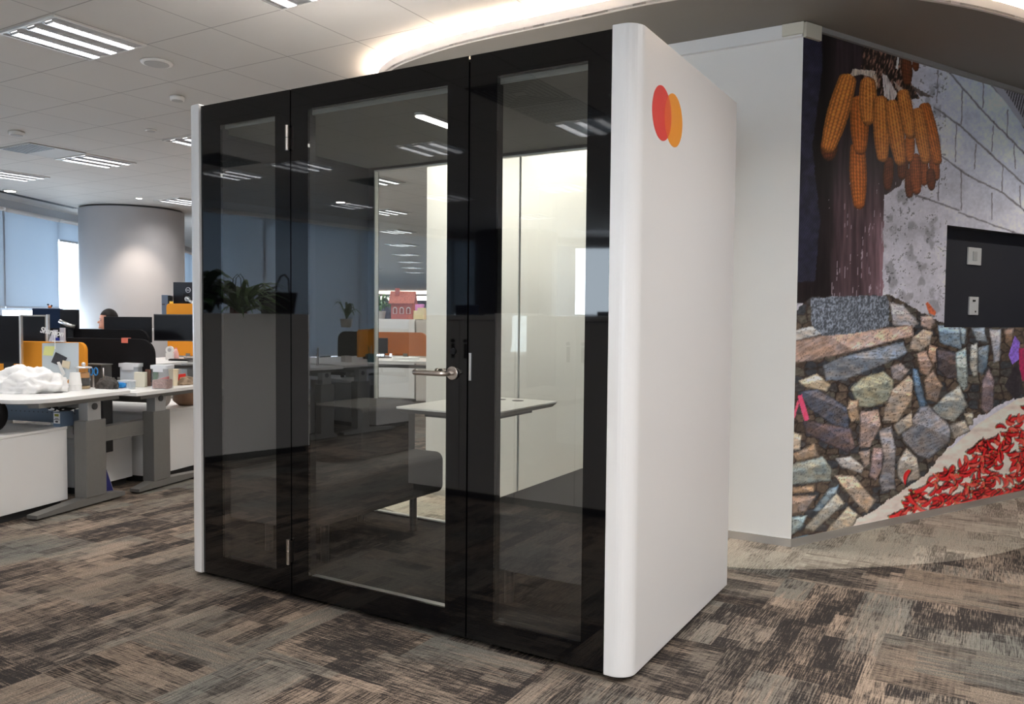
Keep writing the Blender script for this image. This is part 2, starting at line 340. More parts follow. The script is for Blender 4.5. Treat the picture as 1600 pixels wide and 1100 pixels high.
    C = [(985,240,990,345,40,0), (1022,250,1025,288,26,0), (915,655,908,775,38,0), (975,600,968,730,44,0), (1055,650,1058,755,36,1), (1095,640,1106,735,38,1), (1085,700,1088,775,34,0), (998,700,998,805,36,0),
         (1020,640,1028,790,44,1), (1000,540,1000,660,36,2), (670,560,668,650,62,0), (785,600,792,848,62,2), (790,410,797,625,66,2), (745,325,662,615,80,3), (828,335,828,505,66,3), (880,408,888,655,60,3),
         (925,425,962,670,60,3), (1060,435,1114,668,52,2), (1030,455,1066,665,50,3), (972,380,1002,560,52,3)]
    CC = [(92,48,28), (132,68,34), (168,90,36), (186,110,50)]
    for x0, y0, x1, y1, w, k in C:
        (ax, ay), (bx, by) = T1([(x0, y0), (x1, y1)]); r = w/2.619/2
        m = (X > min(ax, bx)-r-2) & (X < max(ax, bx)+r+2) & (Y > min(ay, by)-r-2) & (Y < max(ay, by)+r+2)
        x, y = X[m], Y[m]; vx, vy = bx-ax, by-ay; Ln = math.hypot(vx, vy); t = ((x-ax)*vx+(y-ay)*vy)/Ln; s = ((x-ax)*vy-(y-ay)*vx)/Ln
        u = np.clip(t/Ln, 0, 1); rr = r*(.82+.35*np.sin(np.clip(u, 0, 1)*2.4+.35)-.28*u**3)
        endr = np.clip(np.minimum(t+r*.55, Ln-t+r*.30)/(r*.6), 0, 1); rr = rr*np.sqrt(np.clip(endr, 0, 1)*(2-np.clip(endr, 0, 1)))
        ins = np.abs(s) < rr; q = np.clip(s/np.maximum(rr, .1), -1, 1)
        rowang = np.arcsin(q)/math.pi*8; row = np.cos(rowang*2*math.pi)*.5+.5
        ker = np.cos((t/2.1+np.floor(rowang+.5)*.5)*2*math.pi)*.5+.5
        sh = (.50+.50*np.sqrt(1-q*q))*(.62+.42*np.sqrt(row))*(.82+.22*ker)*(.9+.25*vnoise(x/3, y/3, 41))
        c = np.array(CC[k])[None]*sh[:, None]
        tip = smooth(Ln-r*.5, Ln+r*.3, t); c = c*(1-.45*tip[:, None])
        full = np.zeros(X.shape, bool); full[m] = ins; col[full] = c[ins]
    # ground, dark gaps, stones
    m = Y > 700; col[m] = (np.array((168, 157, 150))*(.86+.24*fbm(X/14, Y/7, 51))[..., None])[m]
    m = inpoly(X, Y, T2([(38,1010),(330,880),(560,690),(700,560),(840,470),(871,455),(1200,330),(1200,1000)]))
    col[m] = (np.array((172, 160, 152))*(.86+.24*fbm(X/14, Y/7, 51))[..., None])[m]
    e2x = 7*(fbm(X/9, Y/9, 61)-.5); e2y = 7*(fbm(X/9, Y/9, 62)-.5)
    m = inpoly(X+e2x, Y+e2y, T2([(0,200),(110,100),(385,95),(450,125),(560,185),(700,205),(1200,200),(1200,380),(871,455),(800,480),(700,530),(600,640),(510,745),(400,820),(330,870),(130,965),(0,1010)]))
    gapc = np.array((44, 36, 33))*(.5+.9*fbm(X/5, Y/5, 63))[..., None]; col[m] = gapc[m]
    # rubble filling the gaps between the big stones
    cs = 17.0; gx, gy = np.floor(X/cs), np.floor(Y/(cs*.72)); best = np.full(X.shape, 1e9); sec = best.copy(); bid = np.zeros(X.shape)
    for dx in (-1, 0, 1):
        for dy in (-1, 0, 1):
            cx = gx+dx; cy = gy+dy; px_ = (cx+.15+.7*_h(cx, cy, 71))*cs; py_ = (cy+.15+.7*_h(cx, cy, 72))*cs*.72
            d = np.hypot(X-px_+e2x*.6, (Y-py_+e2y*.6)*1.25); nb = d < best; sec = np.where(nb, best, np.minimum(sec, d)); bid = np.where(nb, _h(cx, cy, 73), bid); best = np.where(nb, d, best)
    rub = m & (sec-best > 2.2); pal = np.array([(122,104,90), (104,100,100), (140,120,104), (88,92,100), (132,124,112)])
    rc = pal[(bid*4.99).astype(int)]*(.30+.42*fbm(X/4, Y/3, 74))[..., None]; col[rub] = rc[rub]
    S = [([(458,290),(470,245),(510,215),(545,225),(535,270),(500,295)], (156,140,126)), ([(500,170),(540,165),(555,190),(535,220),(500,205)], (150,130,122)), ([(390,120),(440,130),(495,195),(470,212),(400,202)], (150,145,148)),
     ([(60,400),(130,375),(180,415),(165,440),(90,425)], (160,146,126)), ([(45,222),(100,206),(145,205),(148,235),(48,262)], (165,165,166)),
     ([(250,430),(290,390),(370,365),(405,400),(400,470),(330,495),(280,495)], (132,130,114)), ([(390,350),(430,335),(460,365),(430,400),(400,395)], (136,124,120)),
     ([(400,430),(460,380),(475,400),(470,470),(420,550),(365,545),(370,500)], (148,132,118)), ([(470,355),(490,360),(525,500),(500,505),(480,440)], (84,102,122)), ([(485,300),(520,295),(545,345),(530,390),(500,370)], (146,124,114)),
     ([(530,270),(560,280),(560,330),(545,345),(525,310)], (156,126,108)), ([(555,285),(640,300),(645,390),(600,395),(560,360)], (70,64,68)), ([(560,200),(640,205),(650,290),(570,265)], (112,128,144)), ([(640,205),(665,215),(660,270),(645,270)], (122,134,144)),
     ([(625,300),(665,280),(670,420),(655,440),(630,400)], (134,144,144)), ([(680,270),(705,265),(705,380),(690,390),(675,350)], (144,144,140)), ([(705,280),(745,270),(742,350),(720,385),(705,370)], (92,102,112)),
     ([(680,210),(730,208),(740,262),(700,258)], (120,128,138)), ([(745,215),(790,215),(785,330),(765,340)], (140,140,148)), ([(720,400),(745,355),(765,400),(762,500),(735,520),(715,500)], (108,94,96)), ([(800,215),(835,212),(830,260),(805,270)], (120,100,88)),
     ([(510,400),(545,360),(580,420),(560,480),(520,470)], (118,102,92)), ([(540,500),(580,460),(640,415),(670,490),(620,550),(560,530)], (130,130,126)), ([(430,590),(500,495),(530,490),(610,565),(605,620),(530,682),(490,670),(440,620)], (108,106,110)),
     ([(400,560),(470,510),(475,560),(420,600)], (136,126,116)), ([(60,440),(130,430),(200,470),(245,500),(245,580),(200,570),(100,500)], (76,76,84)), ([(75,540),(250,570),(270,640),(240,660),(150,620),(90,590)], (82,72,74)),
     ([(245,470),(280,470),(275,500),(290,540),(250,550),(235,500)], (154,130,108)), ([(285,510),(350,505),(360,560),(320,640),(280,640)], (140,122,116)), ([(38,580),(75,595),(70,650),(38,650)], (166,150,132)), ([(38,665),(120,625),(140,670),(60,690)], (134,116,100)),
     ([(38,700),(150,670),(185,715),(180,760),(38,775)], (114,118,114)), ([(190,680),(250,670),(300,710),(290,735),(220,710)], (158,150,144)), ([(330,640),(365,640),(365,720),(340,760),(315,740)], (124,108,108)),
     ([(350,580),(395,560),(412,640),(410,790),(360,800),(350,760),(368,680)], (112,108,110)), ([(190,740),(260,740),(340,830),(310,875),(270,840),(220,780)], (156,136,118)), ([(38,780),(120,775),(120,800),(38,808)], (130,110,92)),
     ([(38,812),(130,810),(90,870),(38,880)], (124,108,98)), ([(110,870),(170,790),(210,770),(200,800),(140,870)], (102,114,122)), ([(80,930),(200,800),(230,840),(120,940)], (140,134,124)), ([(160,940),(240,850),(280,880),(260,920),(190,945)], (156,142,124)),
     ([(38,890),(95,880),(80,920),(38,955)], (122,132,132)), ([(38,965),(100,950),(90,985),(38,995)], (96,108,116)), ([(420,690),(450,640),(490,680),(500,750),(440,770),(415,740)], (146,136,126)), ([(275,655),(320,645),(320,700),(300,715)], (124,112,106)),
     ([(600,560),(660,540),(680,580),(620,610)], (140,132,124)), ([(655,520),(690,510),(690,560),(668,560)], (134,128,118)), ([(150,345),(200,320),(440,260),(455,300),(380,340),(230,398),(160,402)], (108,112,120)),
     ([(0,262),(48,258),(150,238),(470,200),(475,240),(250,300),(110,330),(0,345)], (146,124,114)), ([(108,104),(240,96),(378,98),(388,120),(385,205),(290,228),(150,240),(108,200)], (98,103,112))]
    for i, (P, c) in enumerate(S):
        P = T2(P); xs = [a for a, b in P]; ys = [b for a, b in P]
        bb = (X > min(xs)-4) & (X < max(xs)+4) & (Y > min(ys)-4) & (Y < max(ys)+4)
        if not bb.any(): continue
        x, y = X[bb], Y[bb]; ins = inpoly(x+e2x[bb]*.55, y+e2y[bb]*.55, P); d = edged(x, y, P)
        cx, cy = sum(xs)/len(xs), sum(ys)/len(ys)
        ang = rs.uniform(-.5, .3); ca, sa = math.cos(ang), math.sin(ang)
        lay = fbm((x*ca+y*sa)/14, (-x*sa+y*ca)/2.2, 80+i, 4); fac = fbm(x/9, y/7, 140+i, 3)
        facet = np.where(((x-cx)*sa+(y-cy)*ca+6*(fac-.5)) < -.12*(max(ys)-min(ys)), 1.16, .88)
        crack = np.where(np.abs(lay-.5) < .018, .62, 1.0)
        sh = (.58+.42*lay+.40*fac)*facet*crack*(.62+.38*smooth(0, 3.2, d))
        c = np.array(c, float); warm = (fbm(x/11, y/8, 200+i, 2)-.5)[:, None]*np.array((30, 8, -16)); cc = (c+warm)*sh[:, None]
        if i == len(S)-1:
            sp = fbm(x/1.5, y/2.4, 300, 2); cc = np.array((88, 93, 102))*(.62+.75*smooth(.3, .8, sp))[:, None]
        full = np.zeros(X.shape, bool); full[bb] = ins; col[full] = np.clip(cc, 0, 255)[ins]
    # odd bits: tassel, fallen leaf, bags
    for P, c in (([(60,455),(75,450),(102,540),(84,545)], (214,62,90)), ([(42,530),(60,470),(66,480),(48,540)], (190,70,90)), ([(518,122),(528,120),(556,155),(552,168),(530,158)], (156,78,52)), ([(838,240),(856,262),(852,325),(830,342),(815,310)], (104,78,158)),
                 ([(852,285),(1000,270),(1000,400),(866,402),(856,360)], (120,28,62)), ([(845,330),(856,362),(868,440),(840,470),(800,420)], (40,36,40))):
        m = inpoly(X+e2x*.2, Y, T2(P)); col[m] = (np.array(c)*(.7+.6*fbm(X/3, Y/3, 90))[..., None])[m]
    # chillies
    R = T2([(455,815),(520,772),(560,725),(660,665),(760,575),(870,500),(1300,200),(1300,1000),(620,862),(400,905),(445,850)])
    xs = [a for a, b in R]; cand = []
    for k in range(1250):
        x, y = rs.uniform(min(xs), 1700), rs.uniform(620, 880)
        cand.append((y, x))
    cand.sort()
    def chilli(x, y, L, a, w, c, seed):
        m = (X > x-L) & (X < x+L) & (Y > y-L) & (Y < y+L)
        if not m.any(): return
        dx, dy = X[m]-x, Y[m]-y; t = (dx*math.cos(a)+dy*math.sin(a))/(L*.5); s = (-dx*math.sin(a)+dy*math.cos(a))+w*1.2*t*t*(1 if seed % 2 else -1)
        ww = w*(1-np.clip(t, -1, 1)**2)**.5*(1-.35*t); ins = (np.abs(t) < 1) & (np.abs(s) < ww)
        q = s/np.maximum(ww, .1); sh = (.62+.38*np.sqrt(np.clip(1-q*q, 0, 1)))+.35*np.exp(-((q+.35)/.25)**2)*(np.abs(t) < .6)
        cc = np.array(c)[None]*sh[:, None]+np.array((60, 60, 60))[None]*(.35*np.exp(-((q+.4)/.16)**2)*(np.abs(t) < .35))[:, None]
        stem = t < -.84; cc[stem] = (120, 112, 60)
        full = np.zeros(X.shape, bool); full[m] = (np.abs(t) < 1.03) & (np.abs(s+1.6) < ww+.5); col[full] = col[full]*.55
        full[:] = False; full[m] = ins; col[full] = np.clip(cc, 0, 255)[ins]
    RP = np.array([inpoly(np.array([x]), np.array([y]), R)[0] for y, x in cand])
    k = 0
    for (y, x), ok in zip(cand, RP):
        if not ok: continue
        k += 1
        chilli(x, y, rs.uniform(15, 22), rs.uniform(0, 6.28) if rs.random() < .6 else rs.gauss(-.3, .4), rs.uniform(2.3, 3.2), rs.choice([(176,22,26), (200,36,36), (128,12,18), (150,18,22), (214,60,52)]), k)
    for x, y, L, a in ((1415,744,26,1.9), (1441,765,30,-.5), (1424,783,22,.9), (1356,824,18,-.2), (1400,806,24,-.5)): chilli(x, y, L, a, 3.2, (186,28,30), 3)
    return np.clip(col, 0, 255)/255.0

# ================= THE SETTING =================
def catmull(P, n=8):
    out = []; P = [P[0]]+list(P)+[P[-1]]
    for i in range(1, len(P)-2):
        p0, p1, p2, p3 = [Vector(q) for q in P[i-1:i+3]]
        for k in range(n):
            t = k/n; out.append(tuple(.5*((2*p1)+(p2-p0)*t+(2*p0-5*p1+4*p2-p3)*t*t+(3*p1-p0-3*p2+p3)*t**3)))
    out.append(tuple(P[-2])); return out
FAC = [(4, -16), (-2.0, -14.4), (-4.5, -13.2), (-6.1, -10.9), (-6.45, -8.5), (-6.65, -6.5), (-7.4, -3), (-8.4, .8), (-9.58, 4.06), (-10.28, 5.30), (-10.62, 5.95), (-12.4, 8.8), (-17.5, 14.5), (-30, 28), (-48, 56)]
ROOM = FAC+[(10, 56), (10, -16)]
struct('floor', MB().prism(ROOM, -.1, 0), carpet_d)
CURV = catmull([(-1.2, 3.2), (-.9, 2.2), (-.2, 1.62), (.6, 1.40), (1.4, 1.37), (2.196, 1.52), (2.5, 1.665), (2.749, 1.846), (2.94, 2.018), (3.221, 2.315), (3.521, 2.792), (4.1, 4.1), (5.0, 6.5), (7, 11)])
struct('floor_light_carpet', MB().prism(CURV+[(-1.4, 11)], 0, .003), carpet_l)
struct('ceiling', MB().prism(ROOM, H, H+.1), ceil_m)
MANG = .4673; MU = Vector((math.sin(MANG), math.cos(MANG), 0)); MN = Vector((math.cos(MANG), -math.sin(MANG), 0)); WC = Vector((2.404, 2.073, 0)); SOF = 2.873
# white wall behind the pod and the block behind it
struct('wall_back', MB().box((-.127, 2.075, 0), (2.404, 2.25, SOF)), wallwhite)
E1 = WC+MU*6.0
struct('wall_block', MB().prism([(-.127, 2.25), (-.127, 12), (0, 12), (0, 2.25)], 0, H), wallwhite)
struct('wall_block_far', MB().prism([(-.127, 12), (9.9, 12), (9.9, 12.2), (-.127, 12.2)], 0, H), wallwhite)
struct('wall_near', MB().box((9.9, -16, 0), (10, 56, H)), wallwhite)
struct('wall_far', MB().box((-60, 55.5, 0), (10, 55.7, H)), mat('far_wall_paint', (.30, .26, .34), .7, noise=.5, nscale=1.3))
# mural wall: a printed surface with a recess
def mural():
    S = list(np.arange(0, 2.76, .006))+list(np.arange(2.8, 6.01, .05)); Z = list(np.arange(.045, SOF, .0056))+[SOF]
    NS, NZ = (1.4539, 2.75), (1.227, 1.884)
    S = np.array(sorted(S+[NS[0]])); Z = np.array(sorted(Z+list(NZ)))
    SS, ZZ = np.meshgrid(S, Z, indexing='ij'); P = np.stack([WC.x+SS*MU.x, WC.y+SS*MU.y, ZZ], -1)
    d = P-np.array(CAM); f = d@np.array(FW); px = 800+F*(d@np.array(RT))/f; py = 550-F*(d@np.array(UP))/f
    c = paint_mural(px, py); lin = np.where(c <= .04045, c/12.92, ((c+.055)/1.055)**2.4); lin = np.clip(lin*2.4, 0, .9)
    ns, nz = len(S), len(Z); idx = np.arange(ns*nz).reshape(ns, nz)
    q = np.stack([idx[:-1, :-1], idx[1:, :-1], idx[1:, 1:], idx[:-1, 1:]], -1)
    sc_, zc = (S[:-1]+S[1:])/2, (Z[:-1]+Z[1:])/2; hole = ((sc_ > NS[0]) & (sc_ < NS[1]))[:, None] & ((zc > NZ[0]) & (zc < NZ[1]))[None]
    q = q[~hole].reshape(-1, 4); me = bpy.data.meshes.new('wall_mural'); me.vertices.add(ns*nz); me.vertices.foreach_set('co', P.reshape(-1))
    me.loops.add(len(q)*4); me.loops.foreach_set('vertex_index', q.reshape(-1)); me.polygons.add(len(q)); me.polygons.foreach_set('loop_start', np.arange(0, len(q)*4, 4)); me.update(calc_edges=True)
    ca = me.color_attributes.new('print', 'FLOAT_COLOR', 'POINT'); rgba = np.ones((ns*nz, 4)); rgba[:, :3] = lin.reshape(-1, 3); ca.data.foreach_set('color', rgba.reshape(-1))
    m = bpy.data.materials.new('mural_print'); m.use_nodes = True; nt = m.node_tree; a = N(nt, 'VertexColor'); a.layer_name = 'print'; b = nt.nodes['Principled BSDF']; nt.links.new(a.outputs[0], b.inputs[0]); b.inputs['Roughness'].default_value = .38; b.inputs['Specular IOR Level'].default_value = .35
    me.materials.append(m); o = bpy.data.objects.new('wall_right', me); col.objects.link(o); o['kind'] = 'structure'; o['label'] = 'mural print of corn cobs, stone wall and red chillies'
    def wp(s, z, dep): v = WC+MU*s-MN*dep; return (v.x, v.y, z)
    D = .09; nb = MB(); a, b_ = NS; z0, z1 = NZ
    nb.quad(wp(a, z0, D), wp(b_, z0, D), wp(b_, z1, D), wp(a, z1, D))
    nb.quad(wp(a, z0, 0), wp(a, z1, 0), wp(a, z1, D), wp(a, z0, D)); nb.quad(wp(b_, z0, 0), wp(b_, z1, 0), wp(b_, z1, D), wp(b_, z0, D)); nb.quad(wp(a, z0, 0), wp(b_, z0, 0), wp(b_, z0, D), wp(a, z0, D)); nb.quad(wp(a, z1, 0), wp(b_, z1, 0), wp(b_, z1, D), wp(a, z1, D))
    struct('wall_recess', nb, mat('recess_paint', (.016, .017, .026), .6), 'dark recessed panel let into the mural')
    return wp
wp = mural()
ang = math.atan2(MU.y, MU.x)
def plate(s, z, w_, h_, label, sock):
    t = thing('wall_socket' if sock else 'wall_switch', label, 'switch', wp(s, z, .09), ang)
    MB().box((-w_/2, -.012, -h_/2), (w_/2, 0, h_/2)).build('face_plate', mat('switch_white', (.62, .62, .62), .35), t, bev=.003)
    if sock:
        MB().box((-.03, -.017, -.03), (.022, -.012, .032)).build('rocker', mat('switch_grey', (.45, .45, .45), .3), t, bev=.002)
    else:
        MB().box((-.02, -.016, .03), (.01, -.012, .042)).build('button', dark_m, t); MB().box((.012, -.016, -.045), (.02, -.012, -.033)).build('button', dark_m, t)
plate(1.945, 1.712, .165, .118, 'upper square switch plate in the dark recess of the mural', True)
plate(1.955, 1.373, .115, .125, 'lower narrow switch plate in the dark recess of the mural', False)
# baseboards, wall-top trims
struct('baseboard_back', MB().box((-.127, 2.066, .003), (2.404, 2.0755, .048)), alu)
bb = MB(); a_ = WC+MN*.006; b_ = WC+MU*6+MN*.006
bb.prism([tuple((WC-MU*.006)[:2]), tuple((a_-MU*.006)[:2]), tuple(b_[:2]), tuple((WC+MU*6)[:2])], .003, .048); struct('baseboard_right', bb, alu)
struct('trim_1', MB().box((-.127, 2.045, 2.80), (2.404, 2.075, SOF)), white)
tt = MB(); p1, p2 = WC+MN*.02, WC+MU*6+MN*.02; tt.prism([tuple(WC[:2]), tuple(p1[:2]), tuple(p2[:2]), tuple((WC+MU*6)[:2])], 2.845, SOF); struct('trim_2', tt, mat('trim_grey', (.30, .29, .28), .6))
tape = MB().box((2.30, 2.030, 2.808), (2.412, 2.046, 2.87)); q0, q1 = WC+MN*.03, WC+MU*.10+MN*.03; tape.prism([tuple((WC-MU*.02+MN*.016)[:2]), tuple((WC-MU*.02+MN*.034)[:2]), tuple((WC+MU*.11+MN*.034)[:2]), tuple((WC+MU*.11+MN*.016)[:2])], 2.79, 2.868)
tag(tape.build('masking_tape', mat('tape', (.66, .62, .52), .7)), 'piece of cream masking tape on the top corner above the mural', 'tape')
# curved soffit with its cove
SC = catmull([(-1.0, 4.0), (-.75, 2.6), (-.42, 1.9), (-.092, 1.62), (.271, 1.496), (.635, 1.433), (1.08, 1.416), (1.473, 1.405), (1.84, 1.400), (2.25, 1.48), (2.62, 1.70), (3.024, 2.051), (3.428, 2.601), (3.95, 3.6), (4.7, 5.5), (6.2, 9), (7, 11.9)], 10)
so = MB(); cl = [(-.6, 11.9)]
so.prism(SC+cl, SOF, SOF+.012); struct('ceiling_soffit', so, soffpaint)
def offs(Cv, d):
    out = []
    for i, p in enumerate(Cv):
        a = Vector(Cv[max(i-1, 0)]); b = Vector(Cv[min(i+1, len(Cv)-1)]); t = (b-a).normalized(); out.append((p[0]-t.y*d, p[1]+t.x*d))
    return out
lip = MB(); inn = offs(SC, .018)
for i in range(len(SC)-1): lip.prism([SC[i], SC[i+1], inn[i+1], inn[i]], SOF-.002, 2.932)
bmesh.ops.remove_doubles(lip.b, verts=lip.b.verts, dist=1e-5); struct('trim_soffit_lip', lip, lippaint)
cv = MB(); a1, a2 = offs(SC, .05), offs(SC, .085)
for i in range(4, len(SC)-8): cv.prism([a1[i], a1[i+1], a2[i+1], a2[i]], SOF+.038, SOF+.052)
tag(cv.build('cove_lamp', cove_e), 'warm light strip hidden behind the curved lip of the dropped ceiling', 'cove light')
# facade: sill walls, headers, window panes, frames; each blind is its own thing
fr_m = mat('window_frame', (.45, .48, .52), .4, .3); fw_m = mat('facade_paint', (.55, .58, .62), .6)
spec = [('b', 1.35)]*0+[None]*14
SEG = {0: 'wall', 1: 'gap', 2: 'blind', 3: 'blind', 4: 'blind', 5: 'blind', 6: 'blind', 7: 'blind', 8: 'blind', 9: 'short', 10: 'half', 11: 'blind', 12: 'blind', 13: 'wall'}
blab = {2: 'blue-grey roller blind mirrored in the pod, just left of the wide mirrored column', 3: 'blue-grey roller blind mirrored in the pod, second from the mirrored column', 4: 'long blue-grey roller blind mirrored in the glass door', 5: 'blue-grey roller blind mirrored at the left side of the glass door', 6: 'blue-grey roller blind mirrored above the plants', 7: 'blue-grey roller blind at the far left edge of the photo', 8: 'wide blue-grey roller blind beside the bright bare window', 9: 'rolled-up blind over the bright bare window', 10: 'pale roller blind right of the round column', 11: 'roller blind far back, past the round column', 12: 'furthest roller blind, at the far end of the office'}
wn = 0
for i in range(len(FAC)-1):
    a, b = Vector((*FAC[i], 0)), Vector((*FAC[i+1], 0)); L = (b-a).length; an = math.atan2(b.y-a.y, b.x-a.x); k = SEG[i]
    if k == 'wall': struct('wall_left_%d' % (i+1), MB().box((0, 0, 0), (L, .1, H)), fw_m, loc=a, rz=an); continue
    struct('wall_left_%d' % (i+1), MB().box((0, 0, 0), (L, .12, .42)).box((0, 0, 2.84), (L, .12, H)), fw_m, loc=a, rz=an)
    wn += 1; fr = MB(); npan = max(1, round(L/1.5))
    for j in range(npan+1): fr.box((max(j*L/npan-.03, 0), -.02+.04, .42), (min(j*L/npan+.03, L), .09, 2.84))
    fr.box((0, .02, .42), (L, .09, .47)).box((0, .02, 2.79), (L, .09, 2.84)).box((0, .03, 1.30), (L, .09, 1.335))
    f_ = struct('window_%d' % wn, fr, fr_m, loc=a, rz=an); MB().quad((0.01, .065, .45), (L-.01, .065, .45), (L-.01, .065, 2.8), (.01, .065, 2.8)).build('pane', winglass, f_)
    if k in ('blind', 'short', 'half', 'gap'):
        zb = {'blind': 1.36, 'short': 2.50, 'half': 1.0, 'gap': 2.78}[k]
        if i in (3, 4, 5, 6): zb = .60
        X0_ = -.02 if SEG.get(i-1) == 'blind' else .01; X1_ = L+.02 if SEG.get(i+1) == 'blind' else L-.01
        t = thing('roller_blind', blab.get(i, 'raised roller blind over the brightest window mirrored at the right of the pod'), 'blind', a, an, 'roller blinds along the curved window wall')
        MB().quad((X0_, -.045-.006*(i%2), zb), (X1_, -.045-.006*(i%2), zb), (X1_, -.045-.006*(i%2), 2.80), (X0_, -.045-.006*(i%2), 2.80)).build('fabric', blindm, t)
        MB().box((.01, -.06, zb-.03), (L-.01, -.03, zb)).build('bottom_bar', fr_m, t); MB().cyl((0.01, -.04, 2.82), (L-.01, -.04, 2.82), .035, n=12).build('roller', white, t)
# round columns
def column(name, x, y, r, m, label):
    o = MB().cyl((0, 0, 0), (0, 0, H-.03), r, n=72).build(name, m, loc=(x, y, 0), smooth=False); o.modifiers.new('es', 'EDGE_SPLIT')
    for p in o.data.polygons: p.use_smooth = len(p.vertices) == 4
    MB().cyl((0, 0, H-.03), (0, 0, H-.0), r-.03, n=48).build('shadow_gap', dark_m, o); tag(o, label, 'column')
column('round_column', -9.02, 5.86, .80, mat('column_vinyl', (.37, .36, .365), .55, noise=.02, nscale=4), 'wide round light grey column behind the desks on the left')
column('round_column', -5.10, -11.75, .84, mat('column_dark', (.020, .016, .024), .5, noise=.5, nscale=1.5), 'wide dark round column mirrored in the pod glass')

# ceiling fittings
def troffer(x1, y1, label, group='recessed ceiling lamps'):          # lower-left corner of the tile in the photo: (x1, y1); spans x1..x1+.6, y1-.6..y1
    t = thing('ceiling_lamp', label, 'ceiling lamp', (x1+.3, y1-.3, H), 0, group)
    f = MB(); f.box((-.298, -.298, -.012), (.298, -.283, .0)); f.box((-.298, .283, -.012), (.298, .298, 0)); f.box((-.298, -.283, -.012), (-.283, .283, 0)); f.box((.283, -.283, -.012), (.298, .283, 0)); f.build('frame', mat('troffer_frame', (.60, .59, .57), .4, .2), t)
    MB().box((-.283, -.283, -.006), (.283, .283, -.001)).build('tray', mat('troffer_tray', (.30, .30, .31), .35, .4), t)
    for k in (-1, 0, 1):
        MB().box((k*.185-.036, -.262, -.0085), (k*.185+.036, .262, -.0062)).build('tube', tube, t)
        lv = MB()
        for j in range(13): lv.box((k*.185-.036, -.262+j*.0437-.002, -.024), (k*.185+.036, -.262+j*.0437+.002, -.0085))
        lv.box((k*.185-.041, -.266, -.020), (k*.185-.036, .266, -.006)).box((k*.185+.036, -.266, -.020), (k*.185+.041, .266, -.006)); lv.build('louvre', mat('louvre', (.75, .76, .78), .25, .8), t)
    la = bpy.data.lights.new('lamp_light', 'AREA'); la.shape = 'SQUARE'; la.size = .5; la.energy = LAMPW; la.color = (1, .97, .94); la.spread = R(150); lo = bpy.data.objects.new('lamp_light', la); col.objects.link(lo); lo.parent = t; lo.location = (0, 0, -.027)
    return t
T0 = troffer(-1.947, .745, 'big recessed ceiling lamp in the top left corner of the photo, three bright tubes')
G = 'recessed ceiling lamps'
TL = [(-.137, .735, 'recessed ceiling lamp cut by the top edge of the photo'), (-5.70, 3.25, 'recessed ceiling lamp joined to the slotted air vent'), (-3.76, 3.20, 'recessed ceiling lamp half hidden by the top left corner of the pod'),
      (-7.57, 3.33, 'recessed ceiling lamp at the left photo edge below the slotted vent'), (-7.62, 5.85, 'small recessed ceiling lamp just above the round grey column'),
      (-.12, -3.79, 'ceiling lamp mirrored in the right pod pane, next to the square diffuser'), (-1.96, -3.88, 'ceiling lamp mirrored in the top right of the glass door'), (-5.03, -3.97, 'ceiling lamp mirrored at top of the left pod pane'), (-3.86, -3.97, 'ceiling lamp mirrored across the upper door hinge')]
for x, y, l in TL: dup(T0, (x+.3, y-.3, H), label=l)
far = []
for i in range(-9, 1):
    for j in range(-5, 18):
        x = -.137+1.83*i; y = .735+2.5*j
        if j in (-1, 0, 1, -2) : continue
        if abs(x+7.5) < 1 and 2 < y < 7: continue
        if x > -.5 and y > 0: continue
        fx = np.interp(y, [p[1] for p in FAC], [p[0] for p in FAC])
        if x < fx+.8: continue
        if j < -1 and j > -6: far.append((x, y)); continue
        if x > -5-.62*(y-5.7)-3 and x < 1.0-.62*(y-5.7) and y > 5: far.append((x, y))
for x, y in far:
    l = 'recessed ceiling lamp in the far rows seen through the pod glass' if y > 0 else 'recessed ceiling lamp mirrored small in the pod glass'
    dup(T0, (x+.3, y-.3, H), label=l, group=('far rows of ceiling lamps' if y > 0 else 'mirrored rows of ceiling lamps'))
bright = bpy.data.lights['lamp_light'].copy(); bright.energy = LAMPW*1.75  # unseen lamps on the right get extra power to light pod side and walls
for x, y in ((1.7, -1.73), (3.5, -1.73), (3.5, .74), (5.3, -1.73), (1.7, -4.2), (3.5, -4.2), (5.3, -4.2), (5.3, .74), (-3.8, .74), (-5.6, .74)):
    d_ = dup(T0, (x+.3, y-.3, H), label='unseen recessed ceiling lamp outside the frame', group='ceiling lamps overhead')
    if x > 1:
        for k in bpy.data.objects:
            if k.parent == d_ and k.type == 'LIGHT': k.data = bright
def vent(x1, y1, label, kind):
    t = thing('air_vent', label, 'air vent', (x1+.3, y1-.3, H))
    MB().box((-.298, -.298, -.01), (.298, .298, -.001)).build('frame', mat('vent_panel', (.40, .39, .375), .6) if kind == 'slot' else mat('vent_panel_dark', (.20, .20, .19), .6), t)
    sl = MB()
    if kind == 'diff':
        for k in range(6):
            r = .27-k*.042
            for s in (-1, 1): sl.box((-r, s*r-.006, -.016), (r, s*r+.006, -.0101)); sl.box((s*r-.006, -r, -.016), (s*r+.006, r, -.0101))
        sl.build('blade', dark_m, t)
    elif kind == 'perf':
        for a in range(14):
            for b in range(5): sl.box((-.27+a*.04, -.28+b*.115, -.013), (-.254+a*.04, -.21+b*.115, -.0101))
        sl.build('slot', dark_m, t)
    else:
        for a in range(12): sl.box((-.27+a*.046, -.28, -.013), (-.247+a*.046, -.02, -.0101))
        sl.build('slot', dark_m, t)
vent(-5.66, 2.63, 'slotted ceiling air vent at the left, joined to a lamp', 'slot')
vent(-.13, -2.545, 'square louvred air diffuser mirrored at the top of the right pod pane', 'diff')
vent(-.12, -3.18, 'perforated ceiling panel mirrored between diffuser and lamp', 'perf')
vent(-3.75, -5.25, 'dark square air diffuser mirrored beside the back glass edge', 'diff')
